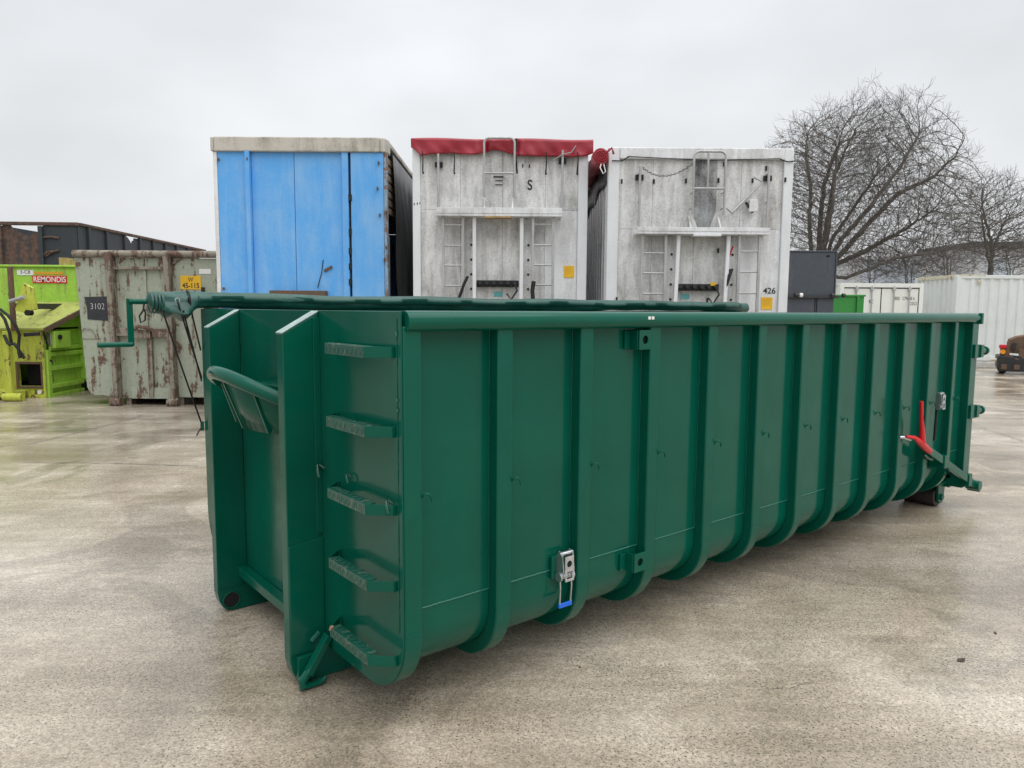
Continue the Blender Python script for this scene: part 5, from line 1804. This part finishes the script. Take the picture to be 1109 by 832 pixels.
# ------------------------------------------------------------------ bare trees by space colonisation
def bare_tree(name, label, base, starts, blobs, natt, seed, step=0.17, infl=1.7, kill=0.30, tip=0.005, trunk_r=None, twigs=2, group=None, iters=140, expo=2.25, side=0.4):
    """starts: list of polylines (world) of the trunk and first limbs; blobs: (centre, radii, weight) of the crown volume"""
    rg = np.random.default_rng(seed)
    pts = []
    tw = sum(bb[2] for bb in blobs)
    for c_, r_, w_ in blobs:
        n_ = int(natt * w_ / tw)
        d = rg.normal(size=(n_, 3))
        d /= np.linalg.norm(d, axis=1)[:, None]
        rad = rg.random(n_) ** 0.42
        pts.append(np.array(c_) + d * rad[:, None] * np.array(r_) * (1 + 0.08 * rg.normal(size=(n_, 1))))
    A = np.vstack(pts)
    A = A[A[:, 2] > 1.6]
    N, par = [np.array(base, float)], [-1]
    def grow_line(line, pi):
        for q in line:
            q = np.array(q, float)
            p = N[pi]
            dist = np.linalg.norm(q - p)
            k = max(1, int(dist / step))
            for j in range(1, k + 1):
                jit = rg.normal(size=3) * step * 0.10 if j < k else 0
                N.append(p + (q - p) * j / k + jit)
                par.append(pi)
                pi = len(N) - 1
        return pi
    tops = {}
    for key, frm, line in starts:
        tops[key] = grow_line(line, tops[frm] if frm else 0)
    NN = np.array(N)
    fork = NN[tops['t']]
    near_d = np.full(len(A), 1e9)
    near_i = np.zeros(len(A), int)
    def upd(idx0):
        new = NN[idx0:]
        for s0 in range(0, len(A), 2000):
            dd = np.linalg.norm(A[s0:s0 + 2000, None, :] - new[None], axis=2)
            j = dd.argmin(1)
            dm = dd[np.arange(len(j)), j]
            better = dm < near_d[s0:s0 + 2000]
            near_d[s0:s0 + 2000][better] = dm[better]
            near_i[s0:s0 + 2000][better] = j[better] + idx0
    upd(0)
    kids = np.zeros(200000, int)
    for it in range(iters):
        keep = near_d > kill
        A, near_d, near_i = A[keep], near_d[keep], near_i[keep]
        act = near_d < infl * (1.0 if it > 25 else 2.2)
        if not act.any():
            break
        ii = near_i[act]
        v = A[act] - NN[ii]
        v /= np.linalg.norm(v, axis=1)[:, None]
        acc = np.zeros((len(NN), 3))
        np.add.at(acc, ii, v)
        u = np.unique(ii)
        u = u[kids[u] < 3]
        if len(u) == 0:
            break
        d = acc[u]
        d /= (np.linalg.norm(d, axis=1)[:, None] + 1e-9)
        pd = NN[u] - NN[np.array(par)[u].clip(0)]
        pd /= (np.linalg.norm(pd, axis=1)[:, None] + 1e-9)
        out = NN[u] - fork
        out /= (np.linalg.norm(out, axis=1)[:, None] + 1e-9)
        d = d + 0.7 * pd + 0.30 * out + rg.normal(size=d.shape) * 0.10
        d[:, 2] += 0.08
        d /= np.linalg.norm(d, axis=1)[:, None]
        i0 = len(NN)
        NN = np.vstack([NN, NN[u] + d * step])
        par += list(u)
        kids[u] += 1
        upd(i0)
        if len(NN) > 60000:
            break
    par = np.array(par)
    n0 = len(NN)
    # thin end twigs
    ch = np.zeros(n0, int)
    np.add.at(ch, par[par >= 0], 1)
    extra, ep = [], []
    cand = np.where(ch <= 1)[0]
    for i in cand:
        if par[i] < 0:
            continue
        d0 = NN[i] - NN[par[i]]
        d0 /= np.linalg.norm(d0) + 1e-9
        reps = twigs if ch[i] == 0 else (1 if rg.random() < side else 0)
        for _ in range(reps):
            d = d0 * 0.9 + rg.normal(size=3) * 0.42
            d[2] += 0.25
            d /= np.linalg.norm(d)
            p, pi = NN[i], i
            for s_ in range(3):
                p = p + d * step * rg.uniform(0.7, 1.5)
                d = d + rg.normal(size=3) * 0.14
                d[2] += 0.08
                d /= np.linalg.norm(d)
                extra.append(p)
                ep.append(pi)
                pi = n0 + len(extra) - 1
    if extra:
        NN = np.vstack([NN, np.array(extra)])
        par = np.concatenate([par, np.array(ep)])
    n = len(NN)
    area = np.zeros(n)
    ch = np.zeros(n, int)
    np.add.at(ch, par[par >= 0], 1)
    for i in range(n - 1, -1, -1):
        if ch[i] == 0:
            area[i] = tip ** expo
        if par[i] >= 0:
            area[par[i]] += area[i]
    rad = area ** (1 / expo)
    if trunk_r:
        f = min(1.0, trunk_r / rad[0])
        thick = rad > 0.03
        rad[thick] = 0.03 + (rad[thick] - 0.03) * (trunk_r - 0.03) / max(1e-6, rad[0] - 0.03)
    root = empty(name, base, 0, label, 'tree', group)
    meshes = {'trunk': ([], []), 'crown': ([], [])}
    base_v = np.array(base, float)
    for i in range(1, n):
        p = par[i]
        r1, r2 = rad[i], min(rad[p], rad[i] * 1.35)
        key = 'trunk' if r1 > 0.045 else 'crown'
        V, Fc = meshes[key]
        k = 7 if r1 > 0.045 else (4 if r1 > 0.016 else 3)
        d = NN[i] - NN[p]
        ln = np.linalg.norm(d)
        if ln < 1e-6:
            continue
        d = d / ln
        a = np.cross(d, (0.31, 0.87, 0.38))
        a /= np.linalg.norm(a) + 1e-9
        bb = np.cross(d, a)
        o = len(V)
        e_ = d * min(r1 * 0.5, 0.03)
        for q, r in ((NN[p] - base_v, r2), (NN[i] - base_v + e_, r1)):
            for j in range(k):
                an = 2 * math.pi * j / k
                w_ = q + (a * math.cos(an) + bb * math.sin(an)) * r
                V.append((w_[0], w_[1], w_[2]))
        for j in range(k):
            Fc.append((o + j, o + (j + 1) % k, o + k + (j + 1) % k, o + k + j))
    for key, (V, Fc) in meshes.items():
        if not V:
            continue
        me = bpy.data.meshes.new(key)
        me.from_pydata(V, [], Fc)
        me.materials.append(MAT['bark'])
        me.polygons.foreach_set('use_smooth', [True] * len(me.polygons))
        o = bpy.data.objects.new(key, me)
        col.objects.link(o)
        o.parent = root
    return root, n


DTR = 30.0


def T_(u, v, dy=0.0):
    p = P(u, v, DTR)
    return (p.x, DTR + dy, p.z)


px = DTR / FPX
base = (T_(891, 300)[0], DTR, 0.0)
starts = [
    ('t', None, [(T_(890, 300)[0], DTR, 2.2), T_(889, 296)]),
    ('a', 't', [T_(889, 270, 0.2), T_(893, 235, 0.4), T_(897, 200, 0.4)]),
    ('b', 't', [T_(874, 272, -0.4), T_(868, 240, -0.8), T_(867, 205, -1.0)]),
    ('c', 't', [T_(908, 275, -0.3), T_(930, 245, -0.8), T_(955, 215, -1.2), T_(985, 200, -1.6)]),
    ('d', 't', [T_(915, 284, 0.6), T_(955, 268, 1.2), T_(1000, 245, 1.5), T_(1035, 222, 1.6)]),
    ('e', 't', [T_(908, 302, -0.7), T_(950, 282, -1.5), T_(985, 277, -1.8)]),
    ('f', 't', [T_(905, 265, 1.2), T_(920, 225, 2.0), T_(930, 180, 2.2)]),
    ('g', 't', [T_(868, 285, 0.8), T_(850, 262, 1.6), T_(842, 240, 1.9)]),
    ('h', 'a', [T_(905, 180, 0.6), T_(915, 150, 0.5)]),
    ('i', 't', [T_(900, 262, -0.9), T_(918, 232, -1.8), T_(945, 190, -2.2), T_(962, 160, -2.2)]),
    ('j', 'c', [T_(1005, 180, -1.8), T_(1018, 160, -1.6)]),
    ('k', 'f', [T_(940, 150, 2.0), T_(948, 128, 1.6)]),
    ('l', 't', [T_(920, 255, 1.6), T_(950, 220, 2.2), T_(985, 170, 2.3)]),
    ('m', 'b', [T_(862, 175, -1.0), T_(866, 150, -0.8)]),
    ('n', 't', [T_(882, 262, -1.2), T_(880, 225, -1.9), T_(884, 175, -1.9)]),
]
blobs = [
    (T_(940, 198), (92 * px, 3.6, 86 * px), 1.0),
    (T_(925, 166), (70 * px, 3.0, 50 * px), 0.55),
    (T_(1010, 225), (46 * px, 2.4, 48 * px), 0.35),
    (T_(866, 205), (38 * px, 2.6, 72 * px), 0.40),
    (T_(985, 280), (62 * px, 2.4, 22 * px), 0.22),
    (T_(900, 255), (50 * px, 2.8, 40 * px), 0.20),
]
bare_tree('bare_tree', 'large leafless tree with broad rounded crown behind the dark grey box', base, starts, blobs, 17000, 11, step=0.13, infl=1.25, kill=0.185, trunk_r=0.24, iters=170, tip=0.0037, expo=2.6, twigs=3, side=0.65)

DTR = 34.0
px = DTR / FPX
base = (T_(1072, 290)[0], DTR, 0.0)
starts = [('t', None, [(T_(1073, 300)[0], DTR, 2.0), T_(1073, 290)]),
          ('a', 't', [T_(1074, 262), T_(1071, 235, .3), T_(1068, 215, .3)]),
          ('b', 't', [T_(1063, 275, -.4), T_(1053, 250, -.8), T_(1047, 228, -1)]),
          ('c', 't', [T_(1084, 268, .5), T_(1098, 242, .8), T_(1112, 228, 1)])]
blobs = [(T_(1078, 240), (46 * px, 2.2, 48 * px), 1.0), (T_(1100, 262), (40 * px, 2.0, 34 * px), 0.5)]
bare_tree('bare_tree', 'smaller leafless tree growing behind the pale corrugated container', base, starts, blobs, 3600, 5, step=0.15, infl=1.5, kill=0.22, trunk_r=0.12, twigs=3, tip=0.0045, expo=2.6, side=0.7)

for (u, v, D, ru, rv, n_, sd, lab) in (
        (1028, 275, 38.0, 34, 30, 1100, 21, 'thin leafless sapling between the shipping container and corrugated container'),
        (985, 285, 40.0, 34, 26, 1100, 22, 'low leafless scrub tree behind the white shipping container doors'),
        (945, 288, 37.0, 30, 24, 1000, 23, 'low leafless scrub tree behind the green skip'),
        (1096, 282, 42.0, 40, 26, 1000, 24, 'low leafless scrub tree in front of the distant hall')):
    DTR = D
    px = D / FPX
    base = (T_(u, 300)[0], D, 0.0)
    starts = [('t', None, [(T_(u, 312)[0], D, 1.4)]),
              ('a', 't', [T_(u - 6, v + 8, -.3), T_(u - 14, v - 8, -.6)]),
              ('b', 't', [T_(u + 6, v + 6, .3), T_(u + 14, v - 10, .6)]),
              ('c', 't', [T_(u, v, .5), T_(u + 2, v - 14, .7)])]
    blobs = [(T_(u, v), (ru * px, 1.8, rv * px), 1.0)]
    bare_tree('scrub_tree', lab, base, starts, blobs, n_, sd, step=0.17, infl=1.7, kill=0.30, trunk_r=0.07, twigs=2, tip=0.0045, expo=2.6, side=0.5)

# ------------------------------------------------------------------ fallen leaves on the concrete
for i, (u, v, s_, rz, lab) in enumerate(((1041, 716, 0.030, 0.4, 'curled brown leaf lying alone on bare wet concrete'),
                                        (1078, 686, 0.016, 1.2, 'tiny dark leaf scrap near the larger curled leaf'),
                                        (628, 723, 0.010, 2.0, 'tiny dark leaf scrap near the steel ratchet side of the green container'))):
    p = G(u, v)
    b = MB()
    pts = [(-1, 0, 0.10), (-0.4, 0.42, 0.30), (0.3, 0.40, 0.22), (1, 0.05, 0.35), (0.4, -0.38, 0.05), (-0.35, -0.42, 0.12), (0, 0, 0.02)]
    b.add([(x * s_, y * s_, z * s_ + 0.001) for x, y, z in pts], [(0, 1, 6), (1, 2, 6), (2, 3, 6), (3, 4, 6), (4, 5, 6), (5, 0, 6)])
    o = tag(b.build('fallen_leaf', 'leaf_brown'), lab, 'leaf', 'fallen leaves on the concrete')
    o.location = (p.x, p.y, 0.0)
    o.rotation_euler = (0, 0, rz)
    o.modifiers.new('solid', 'SOLIDIFY').thickness = 0.0012
